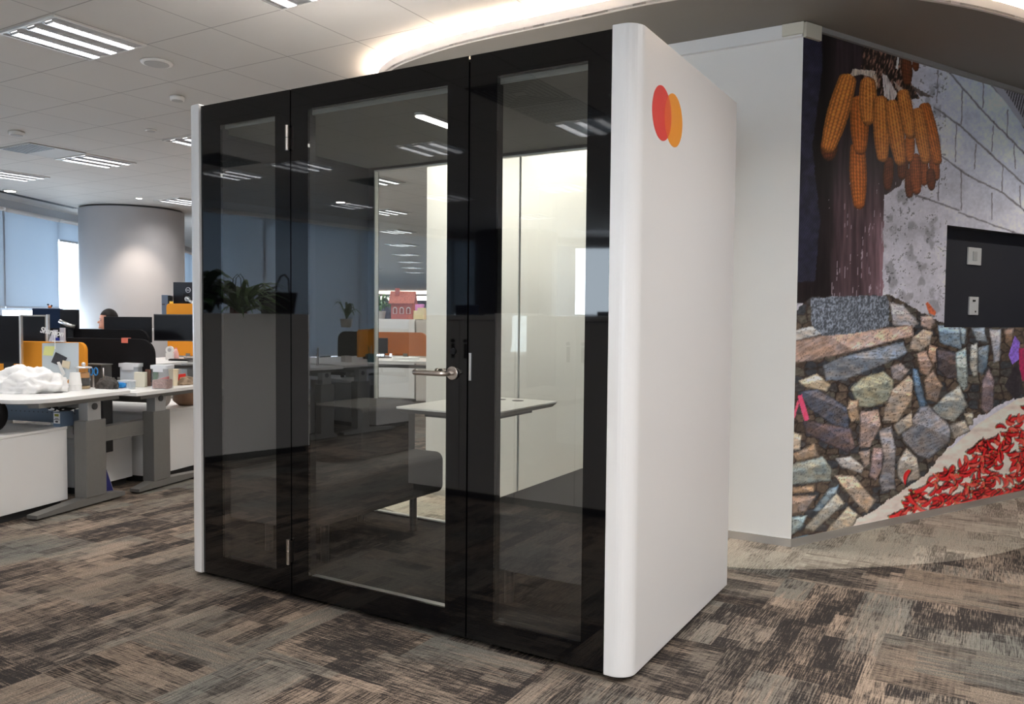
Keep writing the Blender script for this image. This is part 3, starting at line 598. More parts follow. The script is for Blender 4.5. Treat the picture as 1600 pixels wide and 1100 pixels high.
vent(-4.4, -3.3, 'square air diffuser mirrored at the top of the left pod pane', 'diff')
def disc(x, y, r, label, name, cat, h=.012, m=None):
    t = thing(name, label, cat, (x, y, H)); MB().lathe([(r, -.002), (r*.97, -h), (r*.80, -h-.003)], n=32).build('rim', mat('fitting_white', (.72, .71, .69), .5), t, smooth=True)
    MB().cyl((0, 0, -h-.006), (0, 0, -h-.001), r*.76, n=28).build('grille' if m is None else 'lens', m or mat('grille', (.40, .39, .38), .7), t)
disc(-1.614, 1.002, .105, 'round ceiling speaker right of the big ceiling lamp', 'ceiling_speaker', 'speaker')
disc(-2.252, 1.642, .055, 'small white smoke detector left of the pod top corner', 'smoke_detector', 'smoke detector', .03)
disc(-4.687, 1.708, .07, 'small round smoke detector above the slotted vent', 'smoke_detector', 'smoke detector', .03)
disc(-3.474, 2.276, .05, 'tiny sprinkler disc on the ceiling left of the pod', 'ceiling_sprinkler', 'sprinkler', .01)
disc(-8.62, 3.70, .09, 'lit round downlight at the left edge near the blinds', 'downlight', 'downlight', .008, down_e)
disc(-7.6, 6.9-1.9, .05, 'small lit downlight in front of the column', 'downlight', 'downlight', .008, down_e)
for x, y, l in ((.82, -3.25, 'small disc mirrored near the top right of the right pane'), (-5.2, -6.7, 'lit oval downlight mirrored in the glass door')):
    disc(x, y, .09, l, 'downlight', 'downlight', .008, down_e if 'lit' in l else None)
tr = MB(); 
d0, d1 = Vector((-8.0, 2.2, H-.004)), Vector((-9.6, 5.3, H-.004)); dd = (d1-d0).normalized(); nn = Vector((-dd.y, dd.x, 0))
for k in range(3): tr.prism([tuple((d0+nn*(k*.045))[:2]), tuple((d1+nn*(k*.045))[:2]), tuple((d1+nn*(k*.045+.022))[:2]), tuple((d0+nn*(k*.045+.022))[:2])], H-.006, H-.001)
tag(tr.build('linear_air_vent', dark_m), 'long slim slotted air vent in the ceiling along the windows', 'air vent')
# spot that washes the column
sp = bpy.data.lights.new('downlight_beam', 'SPOT'); sp.energy = 46; sp.color = (1, .86, .74); sp.spot_size = R(64); sp.spot_blend = .7; sp.shadow_soft_size = .05; so_ = bpy.data.objects.new('downlight_beam', sp); col.objects.link(so_)
so_.location = (-7.6, 5.0, H-.03); so_.rotation_euler = (Vector((-8.35, 5.5, 1.1))-Vector(so_.location)).to_track_quat('-Z', 'Y').to_euler()

for x, y, l, e_ in ((4.7, 4.0, 'unseen downlight added under the soffit to brighten the mural, outside the frame', 34), (.15, 1.74, 'downlight under the soffit behind the pod, near the end of the white wall', 36), (.95, 1.74, 'downlight under the soffit behind the middle of the pod', 36)):  # the first downlight is added, unseen, to lift the light on the mural
    t = thing('downlight', l, 'downlight', (x, y, SOF)); MB().lathe([(.06, -.001), (.058, -.008), (.045, -.010)], n=28).build('rim', MATS['fitting_white'], t, smooth=True); MB().cyl((0, 0, -.012), (0, 0, -.0105), .044, n=24).build('lens', down_e, t)
    s_ = bpy.data.lights.new('downlight_beam', 'SPOT'); s_.energy = e_; s_.color = (1, .95, .86); s_.spot_size = R(110 if y < 2 else 160); s_.spot_blend = .8; s_.shadow_soft_size = .05; q_ = bpy.data.objects.new('downlight_beam', s_); col.objects.link(q_); q_.parent = t; q_.location = (0, 0, -.02)

# ================= THE MEETING POD =================
W, D, TP, HP = 2.301, 1.179, .0966, 2.257
pod = thing('meeting_pod', 'freestanding white meeting pod with black framed glass front and two overlapping coloured circles', 'meeting pod')
def side(x0, x1, out):     # rounded outer front edge
    r = .066; P = []; n = 10
    if out > 0: P = [(x0, -.012)]+[(x1-r+r*math.sin(PI/2*i/n), -.012+r-r*math.cos(PI/2*i/n)) for i in range(n+1)]+[(x1, D), (x0, D)]
    else: P = [(x1, -.012), (x1, D), (x0, D)]+[(x0+r-r*math.cos(PI/2*i/n), -.012+r-r*math.sin(PI/2*i/n)) for i in range(n+1)]
    return P
rp = MB().prism(side(W-TP+.001, W, 1), .022, HP).build('side_panel', podwhite, pod, bev=.004)
lp = MB().prism(side(0, TP-.001, -1), .022, HP).build('side_panel', podwhite, pod, bev=.004)
MB().box((TP, .03, HP-.10), (W-TP, D-.02, HP-.012)).build('roof', podwhite, pod)
MB().box((TP, .04, .035), (W-TP, D-.03, .10)).build('floor_base', mat('pod_carpet', (.017, .016, .016), .95, noise=.4, nscale=90), pod)
for x in (.03, W-.08):
    for y in (.06, D-.1): MB().cyl((x+.02, y, .003), (x+.02, y, .03), .022, n=14).build('foot', dark_m, pod)
# inner linings
MB().box((TP, .03, .10), (TP+.05, D-.03, HP-.10)).build('inner_wall', felt_gr, pod)
MB().box((W-TP-.05, .03, .10), (W-TP, D-.03, HP-.10)).build('inner_wall', felt_gr, pod)
ceilp = MB().box((TP+.05, .03, HP-.125), (W-TP-.05, D-.05, HP-.10)).build('inner_ceiling', mat('pod_ceiling_felt', (.17, .17, .165), .9, noise=.05, nscale=200), pod)
# front panels: black painted glass border (a ring) with a clear middle
def ring(x0, x1, z0, z1, cx0, cx1, cz0, cz1, y0, y1, name, m, par, clear):
    b = MB(); b.box((x0, y0, z0), (cx0, y1, z1)).box((cx1, y0, z0), (x1, y1, z1)).box((cx0, y0, z0), (cx1, y1, cz0)).box((cx0, y0, cz1), (cx1, y1, z1)); o = b.build(name, m, par)
    MB().quad((cx0, y0+.0002, cz0), (cx1, y0+.0002, cz0), (cx1, y0+.0002, cz1), (cx0, y0+.0002, cz1)).build('clear_glass', clear, o); return o
ZB, ZT = .026, 2.247
pA = ring(TP+.002, .682, ZB, ZT, .233, .590, .118, 2.144, 0, .012, 'front_panel', black_gl, pod, pane)
pC = ring(1.624, W-TP-.002, ZB, ZT, 1.743, 2.112, .110, 2.155, 0, .012, 'front_panel', black_gl, pod, pane)
door = ring(.688, 1.617, ZB, ZT, .788, 1.520, .124, 2.151, 0, .012, 'door', black_gl, pod, pane)
# inner metal frames behind the border
fb = mat('inner_frame_black', (.014, .013, .014), .35, .2)
for x0, x1, c0, c1, par in ((TP+.002, .682, .233, .59, pA), (1.624, W-TP-.002, 1.743, 2.112, pC), (.688, 1.617, .788, 1.52, door)):
    b = MB(); z0, z1 = .118, 2.15; b.box((x0, .0125, z0-.08), (c0-.004, .05, z1+.08)).box((c1+.004, .0125, z0-.08), (x1, .05, z1+.08)).box((c0, .0125, z0-.08), (c1, .05, z0-.004)).box((c0, .0125, z1+.004), (c1, .05, z1+.08)); b.build('inner_frame', fb, par)
MB().box((.79, .014, .103), (1.518, .046, .121)).build('sill_strip', alu, door)
MB().box((1.745, .014, .090), (2.11, .046, .107)).build('sill_strip', alu, pC)
for z0, z1 in ((1.984, 2.092), (.160, .272)):
    h = MB().cyl((.677, -.012, z0), (.677, -.012, z1), .0085, n=14).box((.672, -.010, z0+.008), (.684, .004, z1-.008)).build('hinge', steel, door, smooth=False)
    MB().cyl((.677, -.012, (z0+z1)/2-.001), (.677, -.012, (z0+z1)/2+.001), .0089, n=14).build('hinge_gap', dark_m, h)
MB().box((1.6275, -.003, 1.025), (1.6375, .002, 1.13)).build('strike_plate', alu, pC)
hz = 1.050
MB().cyl((1.553, 0, hz), (1.553, -.009, hz), .026, n=36).build('rose', steel, door, smooth=False, bev=.0015)
lev = MB().tube([(1.553, -.008, hz), (1.553, -.035, hz), (1.551, -.050, hz), (1.542, -.058, hz), (1.525, -.060, hz), (1.46, -.060, hz), (1.425, -.060, hz), (1.410, -.057, hz), (1.402, -.048, hz), (1.401, -.030, hz)], .0098, n=16).build('lever', steel, door, smooth=True)
MB().cyl((1.553, .05, hz), (1.553, .058, hz), .026, n=30).build('rose', steel, door)
MB().tube([(1.553, .058, hz), (1.553, .09, hz), (1.548, .104, hz), (1.535, .108, hz), (1.44, .108, hz), (1.425, .104, hz), (1.42, .092, hz), (1.42, .075, hz)], .0095, n=14).build('lever', steel, door, smooth=True)
MB().cyl((1.553, 0, 1.135), (1.553, -.006, 1.135), .012, n=24).build('lock_cylinder', mat('black_metal', (.01, .01, .011), .3, .5), door)
# back: two panes in a dark frame with a pale gasket
bk = MB(); bk.box((TP+.05, D-.045, .10), (.195, D-.005, HP-.10)).box((2.105, D-.045, .10), (W-TP-.0, D-.005, HP-.10)).box((.195, D-.045, 2.118), (2.105, D-.005, HP-.10)).box((.195, D-.045, .04), (2.105, D-.005, .106)); bko = bk.build('back_frame', fb, pod)
MB().quad((.195, D-.03, .106), (1.172, D-.03, .106), (1.172, D-.03, 2.118), (.195, D-.03, 2.118)).build('clear_glass', pane_b, bko)
MB().quad((1.178, D-.03, .106), (2.105, D-.03, .106), (2.105, D-.03, 2.118), (1.178, D-.03, 2.118)).build('clear_glass', pane_b, bko)
gs = MB().box((.195, D-.05, .106), (.202, D-.02, 2.118)).box((.195, D-.05, .106), (2.105, D-.02, .113)).box((.195, D-.05, 2.111), (2.105, D-.02, 2.118)).box((1.171, D-.034, .106), (1.179, D-.026, 2.118)); gs.build('gasket', mat('gasket_grey', (.55, .56, .54), .4), bko)
# circles on the side panel
def disc_yz(cy, cz, r, x, m, name, clip=None):
    b = MB(); b.prism([(cy+r*math.cos(2*PI*i/96), cz+r*math.sin(2*PI*i/96)) for i in range(96)], x, x+.0006, M=YZ); return b.build(name, m, rp)
CY0, CY1, CZ, CR = (.218, .340, 2.000, .0965)
X0 = W+.0002
disc_yz(CY0, CZ, CR, X0, red_m, 'red_circle'); disc_yz(CY1, CZ, CR, X0-.0001, org_m, 'orange_circle')
hh = (CY1-CY0)/2; a0 = math.acos(hh/CR); n = 30
lens = [(CY0+CR*math.cos(a), CZ+CR*math.sin(a)) for a in [-a0+2*a0*i/n for i in range(n+1)]]+[(CY1-CR*math.cos(a), CZ+CR*math.sin(a)) for a in [a0-2*a0*i/n for i in range(n+1)]][1:-1]
MB().prism(lens, X0+.0006, X0+.0009, M=YZ).build('overlap', mid_m, rp)
# things in the pod
def bench(name, label, xs, face, bt=.40):
    t = thing(name, label, 'bench', (0, 0, 0), 0, 'benches in the pod'); x0, x1 = xs
    se = MB().prism(rrect(0, .295, abs(x1-x0), .52, .045, corners=(1, 1, 1, 1)), -1.07, -.055, M=XZ)
    se = se.build('seat', bench_f, t, smooth=False, bev=.008, seg=2)
    bkr = MB().prism(rrect(0, .50, bt, .79, .03), -1.07, -.62, M=XZ).build('backrest', bench_f, t, bev=.008)
    for o in (se, bkr):
        for v in o.data.vertices: v.co.x = x0+face*v.co.x
        if face < 0: o.data.flip_normals()
    for lx in (.12, abs(x1-x0)-.10):
        for y in (.25, .93): MB().cyl((x0+face*lx, y, .10), (x0+face*lx, y, .30), .02, n=14).build('leg', dark_m, t)
    return t
b1 = bench('upholstered_bench', 'grey upholstered bench seen through the glass door of the pod', (TP+.055, .745), 1)
MB().box((.50, 1.071, .34), (.56, 1.073, .352)).build('care_tag', dark_m, b1)
b2 = bench('upholstered_bench', 'grey upholstered bench behind the right pane of the pod', (W-TP-.055, 1.565), -1, .09)
tb = thing('meeting_table', 'small white-topped table inside the pod with two round cable holes', 'table', (1.19, .75, .10))
P = rrect(-.258, -.345, .258, .345, .03)
top = MB(); lo = [top.b.verts.new((x*.93, y*.95, .716)) for x, y in P]; md = [top.b.verts.new((x, y, .735)) for x, y in P]; k = len(P)
for i in range(k): top.b.faces.new((lo[i], lo[(i+1) % k], md[(i+1) % k], md[i]))
top.b.faces.new(lo[::-1]); top.b.faces.new(md); top.build('tabletop', mat('table_edge_grey', (.11, .10, .10), .5), tb)
MB().prism(rrect(-.2575, -.3445, .2575, .3445, .03), .735, .742).build('laminate', mat('table_white', (.82, .80, .78), .3), tb)
for x in (-.03, .075): MB().cyl((x, .24, .7421), (x, .24, .7435), .03, n=24).build('cable_hole', dark_m, tb)
MB().box((-.17, -.22, .690), (.17, .22, .716)).build('under_frame', dark_m, tb); MB().cyl((0, .05, .02), (0, .05, .70), .03, n=20).build('column', dark_m, tb)
MB().cyl((0, .05, 0), (0, .05, .02), .17, n=32).build('foot_plate', dark_m, tb)
lb = thing('led_bar', 'slim lit lamp bar on the ceiling inside the pod', 'lamp', (1.215, .53, HP-.126))
MB().prism(rrect(-.028, -.325, .028, .325, .027), -.012, 0).build('housing', alu, lb); MB().prism(rrect(-.023, -.318, .023, .318, .022), -.015, -.0121).build('diffuser', led_e, lb)

# ================= OFFICE FURNITURE AND CLUTTER =================
TH = R(14); CO = Vector((-1.80, .885, 0)); RZV = math.atan2(RT.y, RT.x)
def uv(u, v, z=0, O=CO, th=TH): return Vector((O.x+u*math.cos(th)-v*math.sin(th), O.y+u*math.sin(th)+v*math.cos(th), z))
def desk(label, O, th, u0, u1, v0, v1, zt, side=1, corner=False, group=None, one=False):
    t = thing('height_adjustable_desk', label, 'desk', O, th, group)
    P = rrect(u0, v0, u1, v1, .22 if corner else .03, 8, corners=(1, 1, 0, 0) if corner else (0, 0, 0, 0)) if corner else rrect(u0, v0, u1, v1, .01, 2)
    MB().prism(P, zt-.025, zt).build('desktop', white, t, bev=.002)
    c = (v0+v1)/2+(.12 if side < 0 else -.12)
    for k, uu in enumerate((u1-.075,) if one else (u1-.075, u0+.10)):
        f = MB(); a, b = min(v0, v1)+.05, max(v0, v1)-.02; y0 = c-.09; y1 = c+.09
        f.prism([(a, .012), (a, .034), (y0, .062), (y1, .062), (b, .04), (b, .012)], uu-.04, uu+.04, M=YZ).build('foot', grey_m, t)
        l = MB().box((uu-.055, c-.085, .06), (uu+.045, c+.085, .565)).build('leg', grey_m, t, bev=.004)
        MB().box((uu-.042, c-.055, .56), (uu+.032, c+.055, zt-.05)).build('inner_column', mat('light_grey_metal', (.33, .33, .325), .4, .3), l)
        MB().cyl((uu+.03, c, .655), (uu+.04, c, .655), .022, n=16).build('knob', dark_m, l)
        MB().box((uu-.05, min(v0, v1)+.08, zt-.055), (uu+.035, max(v0, v1)-.06, zt-.025)).build('bracket', grey_m, l)
    MB().box((u0+.12, c-.02, zt-.10), (u1-.12, c+.02, zt-.06)).build('beam', grey_m, t)
    return t
D1 = desk('white desk nearest the left edge, with the plastic bag on it', CO, TH, -1.6, .03, -.80, -.01, .74, -1, corner=True, group='height adjustable desks')
D2 = desk('white desk next to the pod with clear food boxes on it', CO, TH, -1.6, .06, .02, .82, .72, 1, group='height adjustable desks')
MB().box((-.14, -.33, .40), (-.06, .33, .50)).build('crossbar', grey_m, D1)
def lowcab(O, th, u0, u1, v0, v1, h, label):
    t = thing('low_cabinet', label, 'cabinet', O, th)
    MB().box((u0, v0, .05), (u1, v1, h-.018)).build('body', white, t, bev=.002); MB().box((u0, v0-.002, h-.017), (u1+.003, v1+.002, h)).build('top', white, t, bev=.002); MB().box((u0+.03, v0+.03, 0.001), (u1-.03, v1-.03, .05)).build('plinth', dark_m, t); return t
lowcab(CO, TH, -1.1, -.14, -1.30, -.385, .53, 'long white low cabinet under the leftmost desk')
lowcab(CO, TH, -1.1, -.17, .40, 1.30, .53, 'white low cabinet beside the pod, under the desk of food boxes')
lowcab(CO, TH, -1.1, -.30, -.10, .37, .40, 'shadowed white low cabinet behind the desk legs')
t = thing('modesty_panel', 'blue-grey perforated panel under the leftmost desk', 'panel', CO, TH); MB().box((-1.5, -.10, .50), (-.20, -.085, .70)).build('sheet', mat('pegboard', C8(96, 108, 122), .5), t)
hl = MB()
for i in range(30):
    for j in range(2): hl.cyl((-1.4+i*.04, -.1015, .57+j*.055), (-1.4+i*.04, -.1, .57+j*.055), .0045, n=8)
hl.build('holes', dark_m, t)
# black bag, ink box and cable chain under desk 1
P = uv(-.30, -.80, .531); t = thing('backpack', 'black fabric bag on the low cabinet, cut by the left photo edge', 'bag', P, TH)
MB().ball((0, 0, .115), .105, 1.0, .8, 1.1, 20).build('body', felt_bk, t, smooth=True); MB().tube([(.08, -.06, .06), (.11, -.08, .12), (.07, -.07, .19)], .012).build('strap', blackpl, t, smooth=True)
P = on(89, 667, .53); t = thing('ink_box', 'small white and blue carton with a yellow label on the low cabinet', 'box', P, RZV-R(18))
MB().box((-.03, 0, 0), (.03, .10, .095)).build('carton', mat('carton_blue', C8(96, 116, 140), .5), t); f = MB().box((-.026, -.001, .022), (.026, .0, .09)).build('front_label', paper, t); MB().box((-.017, -.0018, .068), (.017, -.001, .084)).build('yellow_mark', mat('y2', C8(150, 150, 40), .5), f); MB().box((-.022, -.0018, .045), (.022, -.001, .049)).box((-.014, -.0018, .054), (.014, -.001, .058)).build('print_lines', dark_m, f); MB().prism([(.013*math.cos(a/8*PI), .034+.006*math.sin(a/8*PI)) for a in range(16)], .0, .0018, M=XZ).build('oval_mark', dark_m, f)
t = thing('cable_chain', 'grey segmented cable chain hanging under the leftmost desk', 'cable', uv(-.25, -.40, .66), TH)
ch = MB()
for i in range(8): a = i/7; ch.box((-.02-.012, -.06+a*.28-.012, .03-.08*math.sin(a*PI/1.4)-.014), (-.02+.012, -.06+a*.28+.012, .03-.08*math.sin(a*PI/1.4)+.014), M=None)
ch.build('links', alu, t); MB().tube([(-.02, -.08, .05), (-.025, .0, .0), (-.025, .1, -.045), (-.02, .24, -.02)], .02, n=8).build('cable', blackpl, t, smooth=True)
t = thing('computer_holder', 'dark computer hanging under the desk between the two legs', 'computer', uv(-.36, .10, .28), TH); MB().box((-.15, -.07, 0), (.12, .02, .40)).build('case', mat('case_grey', (.05, .05, .052), .5), t, bev=.004); MB().box((-.16, -.08, .18), (.13, .03, .20)).build('strap', grey_m, t)
t = thing('blue_folder', 'dark blue pointed panel leaning between the desk legs', 'folder', uv(-.20, -.02, 0), TH); MB().prism([(-.12, 0.002), (.09, .002), (-.07, .42), (-.12, .43)], -.006, .006, M=YZ).build('board', mat('royal_blue', C8(40, 44, 110), .5), t); MB().tube([(.0, .09, .003), (.0, -.07, .42)], .005, n=6).build('white_edge', paper, t)
# bags under desk 2
P = uv(-.27, .62, .531); t = thing('tote_bag', 'pale grey rounded bag on the low cabinet under the desk', 'bag', P, TH); MB().ball((0, 0, .083), .083, .95, 1.25, 1, 18).build('body', mat('pale_bag', (.55, .53, .52), .7), t, smooth=True)
P = uv(-.26, .93, .531); t = thing('handbag', 'brown leather bag under the desk right beside the pod', 'bag', P, TH); b = MB().lathe([(.06, 0), (.105, .04), (.11, .10), (.09, .15), (.085, .15), (.07, .08)], n=24).build('body', brownf, t, smooth=True); MB().tube([(.0, -.08, .14), (.03, -.09, .18), (.0, .09, .18), (.0, .08, .13)], .008).build('handle', brownf, t, smooth=True)

# desk-mounted felt screens
def felt_screen(label, O, th, u0, u1, v, z0, z1, m, r=.06, ends=(0, 1), name='desk_screen', group=None):
    t = thing(name, label, 'desk screen', uv(0, v, 0, O, th), th, group)
    MB().prism(rrect(u0, z0, u1, z1, r, 8, corners=(0, 0, ends[1], ends[0])), -.014, .014, M=XZ).build('felt_panel', m, t, bev=.004)
    for u in (u0+.3, u1-.3): MB().box((u-.03, -.02, z0-.06), (u+.03, .02, z0+.03)).build('clamp', grey_m, t)
    return t
OS = felt_screen('orange felt screen with rounded corner and papers pinned on it', CO, TH, -1.58, -.355, .005, .765, 1.062, orange, .055)
def on_screen(name, label, cat, pts, m, dy=-.02, th=.0012):        # sheet pinned on the orange screen; pts in photo pixels on its plane
    n = Vector((-math.sin(TH), math.cos(TH), 0)); Q = uv(0, .005+dy); out = []
    for x, y in pts:
        d = ray(x, y); s = (Q-CAM).dot(n)/d.dot(n); p = CAM+d*s; out.append(((p-CO).dot(Vector((math.cos(TH), math.sin(TH), 0))), p.z))
    cx = sum(a for a, b in out)/len(out); cz = min(b for a, b in out)
    o = MB().prism([(a-cx, b-cz) for a, b in out], -th, th, M=XZ).build(name, m); o.location = uv(cx, .005+dy, cz); o.rotation_euler.z = TH; return tag(o, label, cat)
wb = on_screen('paper_board', 'white paper board folded over the orange screen', 'paper', [(66, 536.2), (123, 535.2), (123, 593), (66, 594)], mat('board_paper', C8(196, 206, 212), .6), -.0155)
on_screen('sticky_note', 'pale yellow square note at the top left of the paper board', 'note', [(70, 541), (86, 541), (82, 556), (67, 555)], note_y, -.019)
on_screen('flyer', 'black flyer tilted on the paper board', 'flyer', [(87, 550), (105, 559), (97, 573), (80, 566)], mat('flyer_print', (.02, .015, .015), .3, noise=.9, nscale=60), -.0192)
on_screen('card', 'beige card below the black flyer', 'card', [(98, 563), (110, 565), (108, 577), (96, 573)], beige, -.0215)
on_screen('paper_strip', 'long narrow white slip slanting under the flyer', 'paper', [(89, 566), (93, 565), (102, 584), (98, 588)], paper, -.0235)
# lettering sign on top of the screen
P = uv(-.58, -.012, 1.063); t = thing('name_sign', 'white cut-out script lettering standing on top of the orange screen', 'sign', P, TH)
fc = bpy.data.curves.new('lettering', 'FONT'); fc.body = 'Shannon'; fc.size = .060; fc.shear = .3; fc.extrude = .0015; fc.offset = .0008; fc.align_x = 'CENTER'
fo = bpy.data.objects.new('lettering', fc); col.objects.link(fo); dg = bpy.context.evaluated_depsgraph_get(); me = bpy.data.meshes.new_from_object(fo.evaluated_get(dg)); bpy.data.objects.remove(fo)
lo_ = bpy.data.objects.new('lettering', me); col.objects.link(lo_); me.materials.append(paper); lo_.parent = t; lo_.location = (-.03, -.035, .052); lo_.rotation_euler = (PI/2, R(8), 0)
MB().box((-.004, -.034, -.05), (.002, -.032, .06)).build('stick', paper, t); MB().box((-.05, -.01, 0), (.055, .01, .008)).build('base', paper, t)
MB().prism([(-.09, 0), (-.02, 0), (-.01, .085), (-.045, .085)], -.004, .004, M=XZ).build('fan_card', mat('pale_card', C8(190, 186, 196), .5), t)
MB().box((.015, -.006, .0), (.055, .006, .10)).build('acrylic_stand', mat('acrylic_pale', C8(188, 182, 190), .3), t); MB().box((-.03, -.012, .008), (.012, -.006, .03)).build('blue_block', mat('ink_blue', C8(20, 26, 130), .4), t)

# monitors: upright panel placed by its outline in the photo and its distance
def monitor(label, x0, y0, x1, y1, d, zd, yaw=None, back=False, frame=blackpl, th=.02, arm=False, silver_edge=False, name='monitor', group=None, base=True):
    P = at((x0+x1)/2, (y0+y1)/2, d); w_ = (x1-x0)*d/F; h_ = (y1-y0)*d/F; rz = RZV if yaw is None else yaw; w_ /= max(.3, abs(math.cos(rz-RZV)))
    t = thing(name, label, 'monitor', (P.x, P.y, zd), rz, group); zc = P.z-zd
    b = MB().box((-w_/2, -th/2, zc-h_/2), (w_/2, th/2, zc+h_/2)).build('housing', frame, t, bev=.004)
    if not back: MB().box((-w_/2+.012, -th/2-.001, zc-h_/2+.014), (w_/2-.012, -th/2+.001, zc+h_/2-.012)).build('screen', screenbl, b)
    if silver_edge: MB().box((w_/2-.001, -th/2-.002, zc-h_/2), (w_/2+.012, th/2+.002, zc+h_/2+.004)).build('edge_trim', alu, b)
    s = 1 if not back else -1
    if arm:
        MB().cyl((0, s*-.0, zc), (0, s*.05, zc), .03, n=14).build('mount', alu, t); MB().tube([(0, s*.05, zc), (.10, s*.08, zc-.08), (.17, s*.10, zc-.16)], .018).build('arm', alu, t, smooth=True); MB().cyl((.17, s*.10, 0), (.17, s*.10, zc-.15), .02, n=14).build('pole', alu, t); MB().box((.11, s*.10-.05, 0), (.23, s*.10+.05, .012)).build('clamp', grey_m, t)
    elif base:
        MB().box((-.03, s*.012, .01), (.03, s*.035, zc)).build('stand', blackpl, t); MB().prism(rrect(-.11, -.08, .11, .08, .03), 0, .012).build('base', blackpl, t, loc=(0, s*.03, 0))
    return t
monitor('large black monitor cut by the left photo edge', -14, 493, 33, 568, 5.75, .741, yaw=RZV-R(4), silver_edge=True)
monitor('black monitor with pale frame, second from the left edge', 31, 492, 76, 537.5, 6.35, .741, yaw=RZV-R(8), frame=mat('pale_frame', (.33, .32, .30), .4, .3), silver_edge=True)
# black screens and clutter of desk 2
BS = felt_screen('near black felt screen with rounded end behind the food boxes', CO, TH, -1.5, -.20, .50, .75, 1.075, felt_bk, .12)
P = uv(-.46, .50, 1.078); t = thing('sticky_pad_holder', 'small salmon pink tab clipped on the black screen', 'clip', P, TH); MB().box((-.03, -.018, -.035), (.028, -.0145, .004)).box((-.03, -.018, .0), (.028, .018, .004)).build('tab', mat('salmon', C8(232, 124, 104), .5), t)
def crate(name, label, cat, x, y, zb, w_, h_, d_, m, rz=None, bev=.004): P = on(x, y, zb); o = MB().box((-w_/2, 0, 0), (w_/2, d_, h_)).build(name, m, bev=bev); o.location = P; o.rotation_euler.z = RZV if rz is None else rz; return tag(o, label, cat)
ZD2 = .7205
PX = lambda n, d: n*d/F
def container(label, x0, y0, x1, y1, lid=True, fill=None, fillh=.35, zb=ZD2, body=None, name='food_container', cat='container'):
    P = on((x0+x1)/2, y1, zb); d = (P-CAM).dot(FW); w_ = PX(x1-x0, d); h_ = PX(y1-y0, d); t = thing(name, label, cat, P, RZV-R(6))
    MB().prism(rrect(-w_*.45, -w_*.40, w_*.45, w_*.40, .012, 4), 0, h_*(.86 if lid else 1)).build('tub', body or plast_c, t)
    if lid: l = MB().prism(rrect(-w_*.5, -w_*.45, w_*.5, w_*.45, .014, 4), h_*.84, h_).build('lid', mat('milky_lid', (.70, .73, .78), .3), t, bev=.003); MB().box((-w_*.28, -w_*.47, h_*.72), (w_*.28, -w_*.44, h_*.95)).build('clip', MATS['milky_lid'], l)
    if fill: MB().prism(rrect(-w_*.42, -w_*.37, w_*.42, w_*.37, .012, 4), .004, h_*fillh).build('contents', fill, t, bev=.006)
    return t
milky = glassmat('milky_plastic', (.45, .50, .56), 1.35, 1.5, .3)
milkw = mat('milky_white', (.52, .57, .62), .35)
container('tall milky food container with lid, behind the plain off-white carton', 192, 567, 225, 602.5, body=milkw)
container('clear lidded box with pink grains, rightmost food container', 240, 570, 268, 607, body=plast_c, fill=mat('pink_grains', C8(176, 132, 122), .8, noise=.45, nscale=90, bump=.8, bscale=120), fillh=.38)
container('low flat clear box behind the small blue case', 187, 594, 212, 605, body=milkw)
container('small drinking glass at the desk joint', 200, 596, 211, 607.5, lid=False, name='drinking_glass', cat='glass')
crate('blue_case', 'small bright blue rounded case on the desk', 'case', 183, 606.5, ZD2, .10, .040, .05, bluep, bev=.015)
crate('white_carton', 'plain off-white carton between the milky container and the red-lidded tub', 'box', 218, 605, ZD2, .083, .112, .04, mat('offwhite_card', C8(216, 212, 196), .6))
t = container('small tub with red lid and brown contents', 228, 577, 238, 603, lid=False, body=mat('brown_content', C8(110, 84, 72), .6), name='spice_tub', cat='tub'); MB().box((-.019, -.016, .10), (.019, .016, .122)).build('lid', redf, t)
crate('green_carton', 'narrow green and white carton between two tubs', 'box', 242, 604.5, ZD2, .03, .108, .03, mat('green_print', C8(34, 110, 60), .5))
def cup(label, x0, y0, x1, y1, zb, m, inv=False, group=None, name='paper_cup'):
    P = on((x0+x1)/2, y1, zb); d = (P-CAM).dot(FW); w_ = PX(x1-x0, d)/2; h_ = PX(y1-y0, d); t = thing(name, label, 'cup', P, 0, group)
    pr = [(w_*.72, 0), (w_, h_), (w_*1.03, h_), (w_*.97, h_*.985), (w_*.70, .004)] if not inv else [(w_*1.03, 0), (w_, .006), (w_*.98, h_*.3), (w_*.99, h_*.31), (w_*.75, h_), (w_*.70, h_), (w_*.70, h_*.98)]
    MB().lathe(pr, n=28).build('body', m, t, smooth=False); MB().lathe([(w_*.985*(1 if not inv else .99), 0), (w_*1.02, .003), (w_*.985, .006)], c=(0, 0, h_ if not inv else h_*.3), n=28).build('rim', m, t); return t
cup('stack of upside-down white paper cups on the left desk', 108, 582, 127, 609.5, .741, paper, True)
cup('beige paper cup right of the pink grains', 264, 578, 279, 602.5, ZD2, beige)
# tea jar
P = on(131, 607.5, .741); t = thing('glass_tea_jar', 'glass tea jar with knobbed lid and dark tea, beside the upside-down cups', 'jar', P)
MB().lathe([(.040, 0), (.044, .01), (.044, .135), (.040, .145)], n=28).build('glass_body', jar_g, t, smooth=True); MB().lathe([(.0, .03), (.036, .03), (.037, .075), (.0, .078)], n=24).build('tea', mat('tea_leaves', C8(58, 54, 50), .6, noise=.4, nscale=60), t)
MB().lathe([(.0, .078), (.037, .078), (.037, .112), (.0, .112)], n=24).build('tea_top', mat('tea_amber', C8(196, 142, 86), .5), t); l = MB().lathe([(.052, .145), (.053, .152), (.03, .158), (.0, .160)], n=28).build('lid', alu, t, smooth=True); MB().ball((0, 0, .172), .014).build('knob', alu, l, smooth=True); MB().lathe([(.0, .002), (.040, .002), (.041, .02), (.0, .024)], n=24).build('cork_base', mat('cork', C8(190, 162, 120), .8, noise=.3, nscale=60), t)
